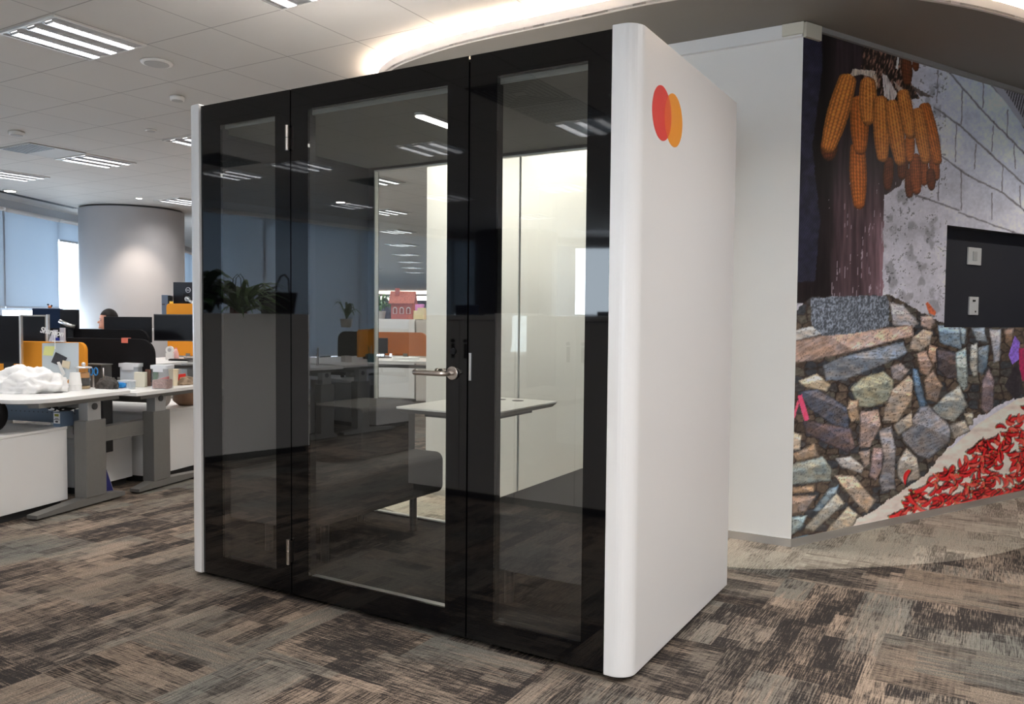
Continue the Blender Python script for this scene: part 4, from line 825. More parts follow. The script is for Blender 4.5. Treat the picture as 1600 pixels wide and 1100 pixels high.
# plastic bag
def crumple(name, label, cat, P, sx, sy, sz, m, seed, am=.28, rz=0, lobes=()):
    b = bmesh.new(); bmesh.ops.create_icosphere(b, subdivisions=5, radius=1); rs = random.Random(seed); from mathutils import noise as mn
    for v in b.verts:
        n = v.co.normalized(); a = 1-am*abs(mn.noise(n*1.6+Vector((seed, 0, 0))))*1.6-.16*abs(mn.noise(n*4.5+Vector((0, seed, 0))))-.07*abs(mn.noise(n*11)); 
        for (lx, ly, lz, s) in lobes: a += s*max(0, n.dot(Vector((lx, ly, lz)).normalized())-.55)
        v.co = Vector((n.x*a*sx, n.y*a*sy, max(n.z, -.020)*a*sz)) if n.z > -.05 else Vector((n.x*a*sx, n.y*a*sy, 0))
    me = bpy.data.meshes.new(name); b.to_mesh(me); b.free(); me.materials.append(m); o = bpy.data.objects.new(name, me); col.objects.link(o); o.location = P; o.rotation_euler.z = rz
    for p in me.polygons: p.use_smooth = True
    return tag(o, label, cat)
P = on(46, 612, .741); bagm = mat('thin_white_plastic', (.86, .85, .84), .35)
crumple('plastic_bag', 'crumpled white plastic bag lying on the leftmost desk', 'plastic bag', (P.x, P.y, .741), .27, .17, .175, bagm, 3.3, .30, RZV, lobes=((-.7, -.2, .6, .35), (.35, -.3, .6, .25)))
P = on(78, 600, .741); t = thing('desk_phone', 'black gadget with a bundle of tags lying behind the plastic bag', 'gadget', P, TH+.3)
MB().box((-.10, -.03, .0), (.03, .05, .11)).build('body', blackpl, t, bev=.012); MB().box((-.09, -.035, .11), (.00, .03, .15)).build('top_block', blackpl, t, bev=.01); MB().tube([(.03, -.02, .13), (.07, -.03, .11), (.08, -.03, .05), (.09, -.04, .0)], .012).build('cord', dark_m, t, smooth=True)
for k, (dx, dz, m_) in enumerate(((.07, .03, paper), (.05, .055, beige), (.085, .012, cream))): MB().box((dx-.018, -.052-.003*k, dz), (dx+.018, -.049-.003*k, dz+.03)).build('tag', m_, t)
# desk 2 gear behind the orange screen
P = uv(-.98, .26, ZD2); t = thing('docking_station', 'grey docking unit with tangled cables behind the orange screen', 'computer gear', P, TH)
MB().box((-.12, -.05, 0), (.20, .10, .16)).build('lower_box', mat('gear_dark', (.03, .03, .033), .5), t, bev=.004); MB().box((-.06, -.04, .16), (.24, .08, .205)).build('upper_box', mat('gear_grey', (.16, .16, .165), .4), t, bev=.004); rs = random.Random(2)
for k in range(7): x = -.05+k*.035; MB().tube([(x, -.045, .17), (x+rs.uniform(-.03, .03), -.09, .14), (x+rs.uniform(-.04, .04), -.085, .08), (x+.02, -.06, .02)], .004, n=6).build('cable', (blackpl, alu, blackpl)[k % 3], t, smooth=True)
MB().box((.19, -.042, .175), (.21, -.04, .19)).build('blue_light', mat('led_blue', C8(50, 50, 220), .4), t)
P = uv(-.52, .27, ZD2); t = thing('mesh_organiser', 'dark grey pen organiser holding blue scissors', 'organiser', P, TH); MB().box((-.11, -.03, 0), (.07, .07, .165)).build('box', mat('organiser_grey', (.06, .058, .055), .6), t, bev=.003); MB().box((-.12, -.04, .165), (.075, .075, .172)).build('rim', mat('organiser_rim', (.12, .12, .11), .5), t)
t = thing('scissors', 'scissors with bright blue handles in front of the grey organiser', 'scissors', uv(-.50, .215, ZD2+.075), TH)
for s in (-1, 1): MB().tube([(s*.022+.021*math.cos(a/12*2*PI)*.8, 0, .045+.028*math.sin(a/12*2*PI)) for a in range(13)], .0048, n=8).build('handle', bluep, t, smooth=True)
MB().box((-.006, -.002, -.07), (.006, .002, .02)).build('blade', alu, t)
crumple('cloth_pouch', 'crumpled dark grey pouch beside the blue case', 'pouch', uv(-.36, .20, ZD2), .10, .06, .10, mat('pouch_grey', (.07, .066, .062), .85, noise=.2, nscale=60), 8.1, .3, TH)
tag(MB().box((-.018, -.001, -.017), (.018, .001, .017)).build('small_card', paper, loc=uv(-.83, .2085, .81), rz=TH), 'little white square card on the dark gear', 'card')
t = thing('blue_bottle', 'tiny blue figure on a clear stand by the scissors', 'figurine', on(162, 598, ZD2), 0); MB().lathe([(.014, 0), (.012, .07), (.0, .071)], n=16).build('stand', plast_c, t); MB().lathe([(.0, .071), (.014, .072), (.012, .09), (.006, .105), (.0, .11)], n=16).build('figure', mat('soft_blue', C8(100, 140, 210), .5), t, smooth=True)
t = thing('earphones', 'silver earphone clip hanging at the end of the organiser', 'earphones', uv(-.40, .205, ZD2), TH); MB().tube([(0, 0, .15), (.006, -.005, .09), (.0, -.005, .045)], .004, n=6).build('wire', alu, t, smooth=True); MB().ball((0, -.006, .045), .016, n=12).build('bud', alu, t, smooth=True); MB().box((-.012, -.02, 0), (.012, .0, .03)).build('foot', alu, t)
t = thing('red_folder', 'red folder leaning on the desk beside the beige cup', 'folder', uv(-.16, .60, ZD2), TH+R(60)); MB().prism([(-.09, .0), (.13, .002), (.13, .085), (.02, .075), (-.09, .045)], -.01, .006, M=XZ).build('cover', redf, t); MB().prism([(-.085, .002), (.12, .004), (.12, .055), (-.085, .03)], -.016, -.0101, M=XZ).build('flap', mat('red_dark', C8(170, 30, 28), .6), t)
crumple('folded_cloth', 'folded tan cloth bag on the desk against the pod', 'bag', uv(-.12, .72, ZD2), .10, .13, .07, mat('tan_cloth', C8(150, 130, 108), .9, noise=.2, nscale=30), 5.5, .3, TH)
MBp = MB().box((-.05, -.04, 0), (.05, .04, .002)); tag(MBp.build('loose_paper', paper, loc=uv(-.06, .10, ZD2+.0005), rz=TH+.5), 'loose white slip at the joint of the two desks', 'paper')

# ---- desk rows further back ----
O2 = at(237, 560, 8.5); O2.z = 0
desk('white desk mostly hidden behind the black screens', O2, TH, -2.9, -.02, .02, .48, .74, 1, group='height adjustable desks in the back rows')
felt_screen('far black felt screen behind the near black one', O2, TH, -1.9, -.03, 0, .75, 1.10, felt_bk, .12)
monitor('wide black monitor in front of the seated person', 161, 495, 239, 535, 8.9, .741, yaw=RZV-R(6), back=True)
monitor('black monitor with silver corner tabs above the orange screen', 240, 491, 308, 533, 8.9, .741, yaw=RZV-R(3), arm=True, frame=mat('monitor_grey_frame', (.05, .05, .052), .4))
O3 = on(309, 566, .74); O3 = Vector((O3.x, O3.y, 0))
desk('white desk with orange screen, left of the pod in the middle rows', O3, TH, -1.05, .55, .0, .80, .74, 1, group='height adjustable desks in the back rows')
felt_screen('orange felt screen behind the desk with loose cables', O3, TH, -1.05, .55, .80, .76, 1.12, orange, .06)
t = thing('keyboard', 'black keyboard on the desk with loose cables', 'keyboard', O3+Vector((-.32, .10, .741)), TH); MB().prism(rrect(-.2, -.06, .2, .06, .01), 0, .015).build('case', blackpl, t); MB().box((-.19, -.05, .015), (.19, .05, .021)).build('keys', mat('keys', (.03, .03, .03), .5, noise=.5, nscale=120), t)
t = thing('drink_bottle', 'small clear bottle with pink label by the keyboard', 'bottle', on(261, 562, .741)+Vector((0, .12, 0)), 0); MB().lathe([(.03, 0), (.032, .06), (.02, .10), (.012, .12), (.0, .122)], n=18).build('body', mat('pink_white', C8(226, 176, 172), .4), t, smooth=True); MB().cyl((0, 0, .12), (0, 0, .135), .012, n=12).build('cap', mat('pink_cap', C8(220, 120, 120), .4), t)
t = thing('tape_roll', 'white tape roll standing at the end of the black screen', 'tape', O3+uv(-.62, .3, .741, Vector((0, 0, 0))), RZV); MB().cyl((0, 0, .11), (0, .03, .11), .045, n=24).build('roll', paper, t); MB().cyl((0, -.001, .11), (0, .0, .11), .022, n=18).build('core', mat('tape_core', (.45, .45, .47), .5), t); MB().box((-.04, -.01, 0), (.04, .04, .075)).build('stand', paper, t)
for k, (dx, l) in enumerate(((.12, 'thin black cable looping down the orange screen, nearer the pod'), (-.18, 'thin black cable hanging from the monitor, left one'))):
    o = MB().tube([uv(dx, .72, .95, Vector((0, 0, 0))), uv(dx+.08, .70, .88, Vector((0, 0, 0))), uv(dx+.16, .70, .95, Vector((0, 0, 0))), uv(dx-.05, .68, .85, Vector((0, 0, 0))), uv(dx-.15, .60, .745, Vector((0, 0, 0)))], .004, n=6).build('cable', blackpl, smooth=True); o.location = O3; tag(o, l, 'cable')
crate('laptop_dock', 'silver dock at the right of the keyboard', 'computer gear', 302, 563, .741, .22, .035, .12, alu)
# raised desk with screen, tower and logo monitor
O4 = at(261, 491, 11.2); O4.z = 0
desk('raised standing desk behind the orange screen', O4, TH, 0, 1.7, .03, .83, 1.06, 1, group='height adjustable desks in the back rows')
felt_screen('orange felt screen of the raised standing desk', O4, TH, 0, 1.7, 0, 1.08, 1.41, orange, .05, ends=(1, 0))
mo = monitor('monitor seen from behind with a round white emblem, above the raised orange screen', 270, 441, 313, 476, 11.5, 1.061, yaw=RZV-R(8), back=True, frame=mat('monitor_back', (.012, .013, .018), .35))
em = MB().tube([(.035*math.cos(a/20*2*PI), -.012, .56+.035*math.sin(a/20*2*PI)) for a in range(21)], .004, n=6)
em.build('emblem_ring', alu, mo, loc=(.03, 0, -.015)); fc = bpy.data.curves.new('emblem', 'FONT'); fc.body = 'DELL'; fc.size = .026; fc.extrude = .001; fc.align_x = 'CENTER'; fo = bpy.data.objects.new('e', fc); col.objects.link(fo); dg = bpy.context.evaluated_depsgraph_get(); me = bpy.data.meshes.new_from_object(fo.evaluated_get(dg)); bpy.data.objects.remove(fo); e2 = bpy.data.objects.new('emblem_letters', me); col.objects.link(e2); me.materials.append(alu); e2.parent = mo; e2.rotation_euler = (PI/2, 0, 0); e2.location = (.03, -.0125, .536)
MB().cyl((.03, -.01, .42), (.03, -.05, .42), .035, n=16).build('mount', alu, mo); MB().tube([(.03, -.05, .42), (.12, -.09, .38), (.22, -.08, .30)], .02).build('arm', alu, mo, smooth=True); MB().cyl((.22, -.08, 0), (.22, -.08, .31), .02, n=14).build('pole', alu, mo)
P = at(258, 491, 11.3); t = thing('computer_tower', 'slim grey-blue computer tower standing on the raised desk', 'computer', (P.x, P.y, 1.061), RZV+R(12)); MB().box((-.045, -.0, 0), (.035, .25, .47)).build('case', mat('tower_blue', C8(88, 104, 126), .4), t, bev=.006); MB().box((.036, .02, 0.01), (.06, .25, .46)).build('side', blackpl, t); MB().box((-.04, -.002, .33), (.0, .0, .345)).build('slot', dark_m, t)
P2 = uv(-.35, .0, 0, O4, TH); MB().box((-.20, -.1, 1.03), (.04, .4, 1.06)).build('shelf', white, t, loc=(0, 0, -1.061))
P = at(268, 474, 11.25); tag(MB().box((-.025, -.01, 0), (.02, .01, .03)).build('yellow_block', mat('yellow', C8(240, 190, 40), .5), loc=(P.x, P.y, 1.411), rz=TH), 'tiny yellow block on the raised orange screen', 'toy')
# navy screen with figurine and second monitor
O5 = at(99, 520, 9.0); O5.z = 0
felt_screen('navy blue screen with a small figurine on top', O5, TH, -.42, .0, 0, .98, 1.315, navy, .03)
felt_screen('orange felt strip below the navy screen', O5, TH, -1.6, .62, .03, .76, 1.06, orange, .04)
P = at(78, 482, 9.0); t = thing('figurine', 'small orange and black figurine on the navy screen', 'figurine', (P.x, P.y, 1.318), RZV); MB().ball((0, 0, .015), .016, 1.3, 1, 1, 12).build('body', mat('fig_orange', C8(206, 120, 70), .6), t, smooth=True); MB().ball((-.02, 0, .04), .011, n=10).ball((.02, 0, .028), .01, n=10).build('head', blackpl, t, smooth=True)
t = monitor('black monitor between the navy screen and the bright window', 95, 484, 123, 514, 8.7, .741, yaw=RZV+R(6), frame=blackpl); MB().tube([(-.09, -.03, .44), (.0, -.05, .40), (.06, -.02, .38)], .022, n=8).build('arm', alu, t, smooth=True)

# ---- seated person ----
PP = at(168, 500, 10.1); fa = math.atan2(-(.80*RT.y)-(.55*FW.y), -(.80*RT.x)-(.55*FW.x))      # facing left and a little towards the camera
per = thing('person', 'person with dark hair and white top sitting behind the wide black monitor', 'person', (PP.x, PP.y, 0), fa)
zo = PP.z-1.205; b = MB()   # local +x = facing
def limb(mb, pts, rs_): 
    for i in range(len(pts)-1): mb.cyl(pts[i], pts[i+1], rs_[i], rs_[i+1], n=16, caps=True); mb.ball(pts[i+1], rs_[i+1], n=12)
    mb.ball(pts[0], rs_[0], n=12)
hz0 = 1.205+zo
b.ball((0, 0, hz0+.01), .10, .92, .76, 1.18, 24); b.ball((.035, 0, hz0-.055), .066, .9, .82, 1.0, 18)            # skull, jaw
b.cyl((.088, 0, hz0-.012), (.112, 0, hz0-.030), .006, .014, n=10); b.ball((.105, 0, hz0-.033), .013, 1, 1, .8, 10); b.ball((.088, 0, hz0-.092), .020, 1, 1.1, .9, 10)   # nose, chin
for s in (-1, 1): b.ball((-.005, s*.078, hz0-.015), .026, .8, .35, 1.2, 10)                                     # ears
limb(b, [(-.02, 0, hz0-.07), (-.035, 0, hz0-.17)], [.05, .055])
limb(b, [(-.04, 0, hz0-.22), (-.05, 0, hz0-.42), (-.04, 0, .50)], [.115, .125, .14]); b.ball((-.04, 0, hz0-.21), .16, .62, 1.05, .5)
for s in (-1, 1):
    limb(b, [(-.04, s*.15, hz0-.21), (.04, s*.20, hz0-.43), (.26, s*.14, .78)], [.052, .042, .028]); limb(b, [(.26, s*.14, .78), (.31, s*.125, .775)], [.028, .03])
    for k in range(4): limb(b, [(.33, s*(.105+.017*k), .775), (.375-.004*abs(k-1.5), s*(.103+.018*k), .772), (.40-.006*abs(k-1.5), s*(.103+.018*k), .758)], [.0095, .009, .008])
    limb(b, [(.30, s*.10, .77), (.34, s*.085, .765)], [.011, .009])
    limb(b, [(-.04, s*.09, .50), (.38, s*.11, .50), (.36, s*.11, .10)], [.085, .062, .042]); limb(b, [(.36, s*.11, .06), (.50, s*.12, .035)], [.042, .03])
body = b.build('body', skin, per, smooth=True); rm = body.modifiers.new('remesh', 'REMESH'); rm.mode = 'VOXEL'; rm.voxel_size = .0085; rm.use_smooth_shade = True; sm = body.modifiers.new('sm', 'SMOOTH'); sm.iterations = 3
hb = MB().ball((-.018, 0, hz0+.022), .108, .98, .84, 1.12, 28); 
for v in list(hb.b.verts):
    if v.co.x > .045 and v.co.z < hz0+.055: hb.b.verts.remove(v)
hb.ball((-.10, 0, hz0-.03), .05, .8, 1, 1.3, 14); hb.build('hair', hairm, per, smooth=True)
eb = MB()
for s in (-1, 1): eb.ball((.080, s*.030, hz0-.002), .008, .7, 1.4, .7, 10)
eb.build('eyes', mat('eye_dark', (.02, .012, .01), .2), per, smooth=True)
wb_ = MB()
for s in (-1, 1): wb_.box((.084, s*.030-.014, hz0+.018), (.090, s*.030+.014, hz0+.022))
wb_.build('eyebrows', hairm, per); MB().ball((.092, 0, hz0-.062), .012, .6, 1.5, .55, 12).build('lips', mat('lip_red', C8(170, 70, 76), .4), per, smooth=True)
sh = MB(); limb(sh, [(-.04, 0, hz0-.20), (-.05, 0, hz0-.42), (-.04, 0, .46)], [.13, .14, .155]); sh.ball((-.04, 0, hz0-.205), .175, .64, 1.06, .5, 20)
for s in (-1, 1): limb(sh, [(-.04, s*.15, hz0-.21), (.03, s*.195, hz0-.40)], [.066, .058])
sh = sh.build('top', mat('white_cotton', (.78, .77, .76), .8), per, smooth=True); rm = sh.modifiers.new('remesh', 'REMESH'); rm.mode = 'VOXEL'; rm.voxel_size = .012; rm.use_smooth_shade = True
tr_ = MB(); 
for s in (-1, 1): limb(tr_, [(-.04, s*.08, .49), (.385, s*.11, .50), (.36, s*.11, .14)], [.105, .072, .055])
tr_ = tr_.build('trousers', mat('dark_trousers', (.02, .022, .03), .8), per, smooth=True); rm = tr_.modifiers.new('remesh', 'REMESH'); rm.mode = 'VOXEL'; rm.voxel_size = .012; rm.use_smooth_shade = True

# ---- office chair ----
def chair(label, P, rz, m=chairf, group=None):
    t = thing('office_chair', label, 'chair', (P[0], P[1], 0), rz, group)      # local +x = facing
    MB().prism(rrect(-.23, -.24, .24, .24, .09), .44, .50).build('seat', m, t, bev=.02)
    bk_ = MB(); n = 8; P0 = rrect(-.22, .56, .22, 1.04, .12, 8)
    bk_.prism(P0, -.02, .02, M=YZ); o = bk_.build('backrest', m, t, bev=.008, loc=(-.24, 0, 0)); MB().box((-.29, -.03, .42), (-.262, .03, .80)).build('back_bar', blackpl, t)
    MB().cyl((0, 0, .08), (0, 0, .44), .025, n=14).build('column', blackpl, t)
    for k in range(5): a = k*2*PI/5; l = MB().tube([(0, 0, .09), (.28*math.cos(a), .28*math.sin(a), .065)], [.022, .014], n=8).build('base_arm', blackpl, t); MB().ball((.28*math.cos(a), .28*math.sin(a), .029), .028, n=12).build('castor', blackpl, l, smooth=True)
    for s in (-1, 1): MB().tube([(-.05, s*.25, .46), (-.05, s*.28, .64), (-.12, s*.28, .67), (.13, s*.28, .67)], .016, n=8).build('armrest', blackpl, t, smooth=True)
    return t
pc = uv(0, 0, 0, Vector((PP.x, PP.y, 0)), fa); chair('dark office chair under the seated person', (PP.x-.04*math.cos(fa), PP.y-.04*math.sin(fa)), fa)

# ================= MIRRORED SIDE OF THE ROOM =================
def refl(x, y, d): p = at(x, y, d); return Vector((p.x, -p.y, p.z))
gz = math.atan2(-.945, .261); PO = Vector((-2.11, -2.929, 0)); HPl = 1.277
t = thing('planter_cabinet', 'tall grey cabinet topped with plants, mirrored in the left pod pane', 'cabinet', PO, gz)
MB().box((-1.6, -.46, .06), (0, 0, HPl)).build('body', white, t, bev=.002); MB().box((-1.57, -.43, .001), (-.02, -.03, .06)).build('plinth', dark_m, t)
MB().box((-1.6, -.001, 1.0), (-1.05, .0008, 1.004)).build('seam', dark_m, t)
def px_(lx, ly=-.2, z=HPl): p = Matrix.Rotation(gz, 3, 'Z')@Vector((lx, ly, 0)); return Vector((PO.x+p.x, PO.y+p.y, z))
def plant(label, P, n, Lr, hr, wd, m, seed, droop=1.0, pot=True, name='potted_fern', group=None):
    rs = random.Random(seed); t = thing(name, label, 'plant', P, 0, group); z0 = .12 if pot else 0
    if pot: MB().lathe([(.07, 0), (.09, .12), (.085, .12), (.07, .02)], n=20).build('pot', potm, t)
    lf = MB()
    for k in range(n):
        a = rs.uniform(0, 2*PI); L = rs.uniform(*Lr); h = rs.uniform(*hr); ww = wd*rs.uniform(.7, 1.3); pts = []
        for i in range(7): s = i/6; pts.append(Vector((math.cos(a)*L*s, math.sin(a)*L*s, z0+h*math.sin(min(s*1.5, 1.2)*PI/2*.9)-droop*.12*s*s*s)))
        sd = Vector((-math.sin(a), math.cos(a), 0)); prev = None
        for i, p in enumerate(pts):
            w_ = ww*math.sin(PI*min(.98, .12+i/6*.86)); l = lf.b.verts.new(p+sd*w_+Vector((0, 0, -.3*w_))); c = lf.b.verts.new(p); r_ = lf.b.verts.new(p-sd*w_+Vector((0, 0, -.3*w_)))
            if prev: lf.b.faces.new((prev[0], l, c, prev[1])); lf.b.faces.new((prev[1], c, r_, prev[2]))
            prev = (l, c, r_)
    lf.build('leaves', m, t, smooth=True); return t
plant('light green fern mirrored in the left pod pane', px_(-.60, -.14), 90, (.26, .46), (.08, .34), .020, leaf_l, 3, pot=False)
plant('dark broad-leaved plant mirrored at the left of the pod pane', px_(-.98, -.18), 40, (.22, .44), (.16, .42), .06, leafm, 5, pot=False)
plant('second dark broad-leaved plant behind the mirrored fern', px_(-.78, -.36), 18, (.12, .24), (.14, .32), .04, leafm, 7, pot=False)
plant('dark leafy plant on the cabinet outside the mirrored view', px_(-1.35, -.2), 24, (.15, .30), (.12, .34), .045, leafm, 9, pot=False)
t = thing('handbag', 'black handbag with one raised handle, mirrored beside the fern', 'bag', px_(-.22, -.16), gz); lo = []
b = MB(); q = [b.b.verts.new(v) for v in ((-.15, -.06, 0), (.13, -.06, 0), (.13, .06, 0), (-.15, .06, 0), (-.19, -.05, .20), (.17, -.05, .20), (.17, .05, .20), (-.19, .05, .20))]
for f in ((3, 2, 1, 0), (4, 5, 6, 7), (0, 1, 5, 4), (1, 2, 6, 5), (2, 3, 7, 6), (3, 0, 4, 7)): b.b.faces.new([q[i] for i in f])
b.build('body', blackpl, t, bev=.01); MB().tube([(-.06, .04, .19), (-.04, .04, .27), (.0, .04, .345), (.04, .04, .36), (.075, .04, .32), (.085, .04, .19)][::1], .009).build('handle', blackpl, t, smooth=True); MB().tube([(-.16, .02, .20), (-.10, .02, .225), (-.06, .03, .24), (-.04, .035, .25)], .010).build('strap', blackpl, t, smooth=True)
t = thing('paper_bag', 'small red-brown bag with thin handles mirrored behind the fern', 'bag', px_(-.52, -.36), gz); MB().box((-.06, -.04, 0), (.07, .04, .24)).build('body', mat('redbrown', C8(140, 80, 66), .6), t)
for y in (-.03, .03): MB().tube([(-.04, y, .24), (-.03, y, .32), (.01, y, .36), (.04, y, .32), (.045, y, .24)], .004, n=6).build('handle', blackpl, t, smooth=True)
# row of tall cabinets just beside the photographer
def tallcab(x0, label):
    t = thing('storage_cabinet', label, 'cabinet', (x0, -2.55, 0), 0, 'storage cabinets mirrored in the pod')
    MB().box((0, 0, .05), (.895, .44, 1.245)).build('body', white, t); MB().box((.02, .02, .001), (.875, .42, .05)).build('plinth', dark_m, t)
    for k in (0, 1):
        dr = MB().box((.003+k*.447, .441, .055), (.445+k*.447, .459, 1.24)).build('door', white, t, bev=.001); lx = .335 if k == 0 else .50
        MB().cyl((lx+.06 if k == 0 else lx, .459, 1.10), (lx+.06 if k == 0 else lx, .475, 1.10), .012, n=14).build('lock', blackpl, dr); MB().box(((lx+.05 if k == 0 else lx-.01), .459, .98), ((lx+.07 if k == 0 else lx+.01), .468, 1.08)).build('handle', blackpl, dr)
tallcab(-.30, 'white storage cabinet mirrored behind the door handle'); tallcab(.60, 'white storage cabinet mirrored in the right pod pane')
tag(MB().box((-.305, -2.56, 1.2455), (1.52, -2.08, 1.277)).build('cabinet_worktop', white, bev=.002), 'long white top board over the mirrored storage cabinets', 'worktop')
crate('file_box', 'x', 'x', 0, 900, 0, .1, .1, .1, navy); o = bpy.data.objects['file_box']; o.location = (.02, -2.45, 1.2775); o.rotation_euler.z = .2; o.scale = (1.3, 1.2, .75); tag(o, 'dark blue box on the mirrored cabinets, near the door edge', 'box')
tag(MB().box((-.16, -.11, 0), (.16, .11, .008)).box((-.10, -.13, .0085), (.20, .07, .016)).build('papers', paper, loc=(.42, -2.33, 1.2775), rz=.3), 'sheaf of papers on the mirrored cabinets', 'papers')
tag(MB().box((-.2, -.13, 0), (.2, .13, .03)).build('binder', blackpl, loc=(1.35, -2.30, 1.2775), rz=-.1, bev=.004), 'black binder lying on the mirrored cabinets at the right', 'binder')
# mirrored desks
DO = Vector((-2.45, -3.77, 0)); DT = R(6.6); GD = 'mirrored height adjustable desks'
desk('mirrored desk just right of the tall planter cabinet', DO, DT, -1.6, 0, .01, .62, .74, 1, group=GD)
desk('mirrored desk with cups and a pencil pot', DO, DT, -1.6, 0, -.82, -.01, .75, -1, group=GD); desk('mirrored desk farthest from the pod, behind the tall cabinets', DO, DT, -1.6, .05, -1.75, -.93, .74, 1, group=GD)
lowcab(DO, DT, -1.2, -.20, .15, .60, .5, 'mirrored low cabinet right of the planter cabinet'); lowcab(DO, DT, -1.3, -.16, -1.70, -.60, .5, 'mirrored low cabinet under the desk with the pencil pot')
chair('charcoal office chair with rounded back mirrored between the desks', (-4.59, -6.07), R(80)); chair('charcoal office chair mirrored near the back glass edge', (-3.60, -5.95), R(100))
felt_screen('orange felt screen mirrored end-on behind the cups', uv(-.85, -.95, 0, DO, DT), DT+R(62), -.55, 0, 0, .77, 1.10, orange, .05); felt_screen('grey felt screen mirrored behind the pencil pot', DO, DT, -1.75, -1.0, -2.0, .77, 1.10, mat('mid_grey_felt', (.25, .25, .26), .9), .05)
def dl(u, v, z): return uv(u, v, z, DO, DT)
t = thing('picture_frame', 'dark tablet with pale frame leaning on the mirrored desk', 'frame', dl(-.30, .10, .741), DT+R(40)); MB().prism([(-.12, 0), (.12, 0), (.15, .19), (-.09, .19)], -.008, .008, M=XZ).build('frame', alu, t); MB().prism([(-.105, .012), (.112, .012), (.138, .178), (-.08, .178)], -.010, .0101, M=XZ).build('screen', screenbl, t)
t = thing('pencil_pot', 'teal pencil pot full of pens mirrored on the desk', 'pot', dl(-.30, -.66, .751), 0); MB().lathe([(.05, 0), (.055, .09), (.05, .09), (.045, .01)], n=18).build('pot', mat('teal', C8(70, 110, 120), .5), t)
for k in range(6): a = k; MB().cyl((.02*math.cos(a), .02*math.sin(a), .02), (.04*math.cos(a), .04*math.sin(a), .18), .004, n=6).build('pen', (orange, potm, leafm)[k % 3], t)
cup('small white cup mirrored beside the pencil pot', 0, 0, 10, 12, .751, paper).location = dl(-.28, -.50, .751)
tag(MB().box((-.05, -.04, 0), (.05, .04, .07)).build('tissue_box', potm, loc=dl(-.45, -.42, .751), rz=.3, bev=.003), 'small grey tissue box mirrored on the desk', 'box')
o = crumple('mouse_cable_bundle', 'small black bundle at the left end of the mirrored desk', 'gadget', dl(-.25, .42, .741), .08, .06, .06, blackpl, 2.2, .3)
plant('slim dark plant with long leaves mirrored by the back glass edge', dl(-2.2, -1.95, 1.101), 9, (.14, .26), (.15, .35), .02, leafm, 12, pot=True, name='potted_plant')

# ================= SEEN THROUGH THE BACK GLASS =================
CT = math.atan2(.24, .97); FO = Vector((-3.94, 6.93, 0)); FH = 1.22
t = thing('storage_cabinet', 'long white cabinet seen through the pod, carrying the red toy house', 'cabinet', FO, CT); MB().box((-3.2, 0, .05), (-.02, .45, FH)).build('body', white, t)
for k in range(4): MB().box((-3.19+k*.795, -.018, .06), (-2.405+k*.795, -.001, FH-.02)).build('door', white, t, bev=.002)
t = thing('locker', 'beige locker with dark lock seen through the glass door', 'locker', FO, CT); MB().box((0, 0, .02), (.75, .62, FH-.01)).build('body', mat('beige_locker', (.60, .55, .50), .5), t); dd_ = MB().box((.01, -.016, .04), (.74, -.0005, FH-.03)).build('door', MATS['beige_locker'], t, bev=.002); MB().box((.30, -.03, .92), (.33, -.016, 1.08)).build('handle', dark_m, dd_)
def fl(u, v, z): return uv(u, v, z, FO, CT)
t = thing('toy_house', 'red model house with white arched windows on the white cabinet', 'model house', fl(-.30, .2, FH+.001), CT+.25); hm = mat('house_red', C8(196, 104, 92), .6, noise=.12, nscale=40)
MB().box((-.16, -.12, 0), (.16, .12, .25)).build('walls', hm, t); MB().prism([(-.16, .235), (.16, .235), (.0, .40)], -.119, .119, M=Matrix.Rotation(PI/2, 4, 'Z')@Matrix.Scale(.75, 4, (1, 0, 0))@XZ).build('gable', hm, t); rf_ = MB()
for s in (-1, 1): rf_.prism([(s*.155, .225), (s*.165, .235), (0, .415), (0, .40)], -.19, .19, M=Matrix.Rotation(PI/2, 4, 'Z')@XZ)
rf_.build('roof', mat('house_roof', C8(206, 122, 104), .7, noise=.35, nscale=60), t); MB().box((-.11, -.07, .28), (-.05, -.01, .46)).build('chimney', hm, t)
for x in (-.10, 0.0, .10): wd = MB().prism([(x-.03, .08), (x+.03, .08)]+[(x+.03*math.cos(a/8*PI), .15+.03*math.sin(a/8*PI)) for a in range(9)], .1205, .125, M=XZ).build('window', paper, t); MB().prism([(x-.02, .085), (x+.02, .085)]+[(x+.02*math.cos(a/8*PI), .145+.02*math.sin(a/8*PI)) for a in range(9)], .1255, .127, M=XZ).build('pane', mat('house_pane', C8(150, 70, 62), .4), wd)
plant('green bushy plant left of the toy house', fl(-.68, .2, FH+.001), 50, (.14, .26), (.1, .30), .022, leaf_l, 21)
tag(MB().box((-.08, -.06, 0), (.08, .06, .13)).box((-.02, -.05, .13), (.08, .05, .17)).build('cream_box', cream, loc=fl(-.03, .2, FH+.001), rz=CT, bev=.003), 'cream box right of the toy house', 'box')
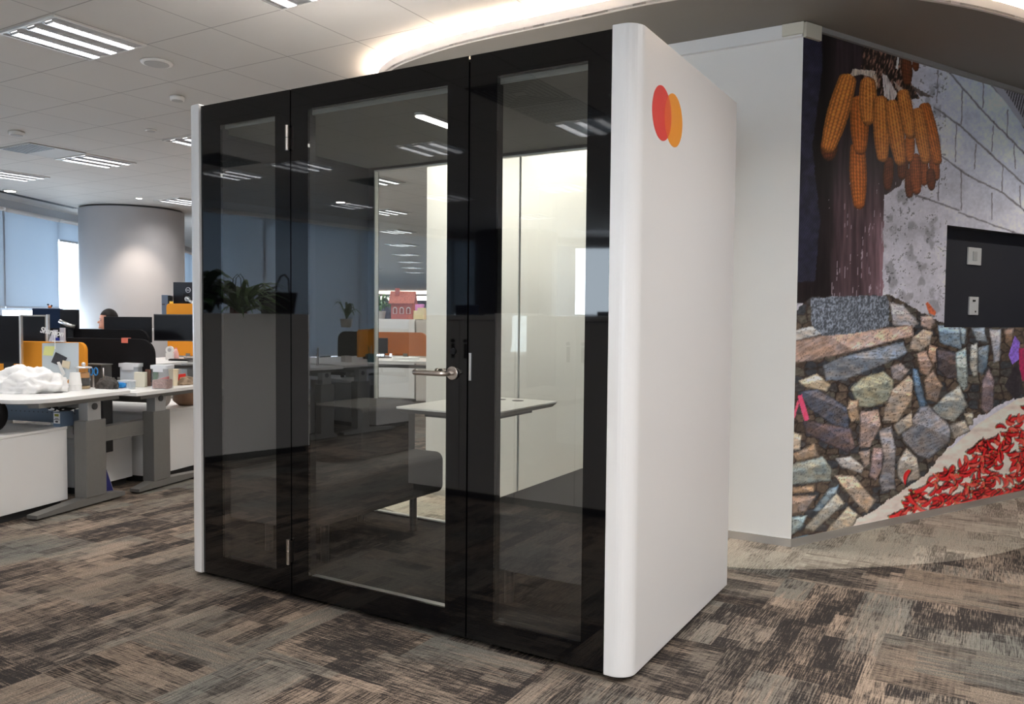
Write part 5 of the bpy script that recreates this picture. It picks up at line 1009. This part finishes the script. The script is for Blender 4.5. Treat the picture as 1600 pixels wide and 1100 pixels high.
crumple('red_flowers', 'cluster of small red flowers on the beige locker', 'flowers', fl(.18, .25, FH-.009), .12, .08, .12, mat('flower_red', C8(210, 90, 96), .6, noise=.6, nscale=30), 6.6, .5)
tag(MB().box((-.06, -.01, 0), (.06, .01, .26)).build('blue_picture', mat('pic_blue', C8(70, 100, 160), .5, noise=.5, nscale=20), loc=fl(.08, .4, FH-.009), rz=CT), 'small blue picture standing on the beige locker', 'picture')
P = on(588, 563, .74); FD = Vector((P.x, P.y, 0))
desk('white desk seen through the back glass of the pod', FD, R(14), -1.2, 1.0, .0, .78, .74, 1, group='height adjustable desks in the back rows')
felt_screen('dark orange felt screen with rounded corner seen through the glass', FD, R(14), -1.2, .32, .80, .76, 1.06, mat('dark_orange', C8(168, 92, 34), .9), .10)
chair('office chair seen through the back glass', fl(-.9, -1.55, 0), R(-60)); monitor('black monitor on the desk seen through the back glass', 588, 528, 606, 552, 10.2, .741)
tag(MB().box((-.15, -.1, 0), (.15, .1, .03)).build('papers', paper, loc=uv(.25, .3, .741, FD, R(14)), rz=.5), 'stack of papers on the desk seen through the glass', 'papers')
tag(MB().box((-.07, -.07, 0), (.07, .07, .09)).build('black_case', blackpl, loc=uv(.65, .4, .741, FD, R(14)), rz=.5, bev=.01), 'small black case on the desk seen through the glass', 'case')
# distant end of the floor
cvx = MB().prism(catmull([(-38, 40), (-34, 41.5), (-30, 42), (-26, 44), (-22, 45.5), (-16, 46)])+[(-16, 48.3), (-38, 48.3)], 2.50, 2.62); tag(cvx.build('cove_lamp', emitmat('far_cove', (1, .9, .84), 2.2)), 'far lit ceiling cove at the end of the office', 'cove light')
rs = random.Random(4)
for k in range(5):
    tag(MB().box((-.9, -.03, 0), (.9, .03, 1.3)).build('wall_poster', mat('poster_%d' % k, C8(*[(120, 60, 110), (60, 70, 130), (170, 90, 70), (90, 50, 90), (70, 100, 150)][k]), .6, noise=.6, nscale=4), loc=(-36+k*4.2, 48.5+k*.4, .9), rz=.1), ['purple', 'blue', 'rust', 'plum', 'light blue'][k]+' panel at the far end of the office', 'panel')
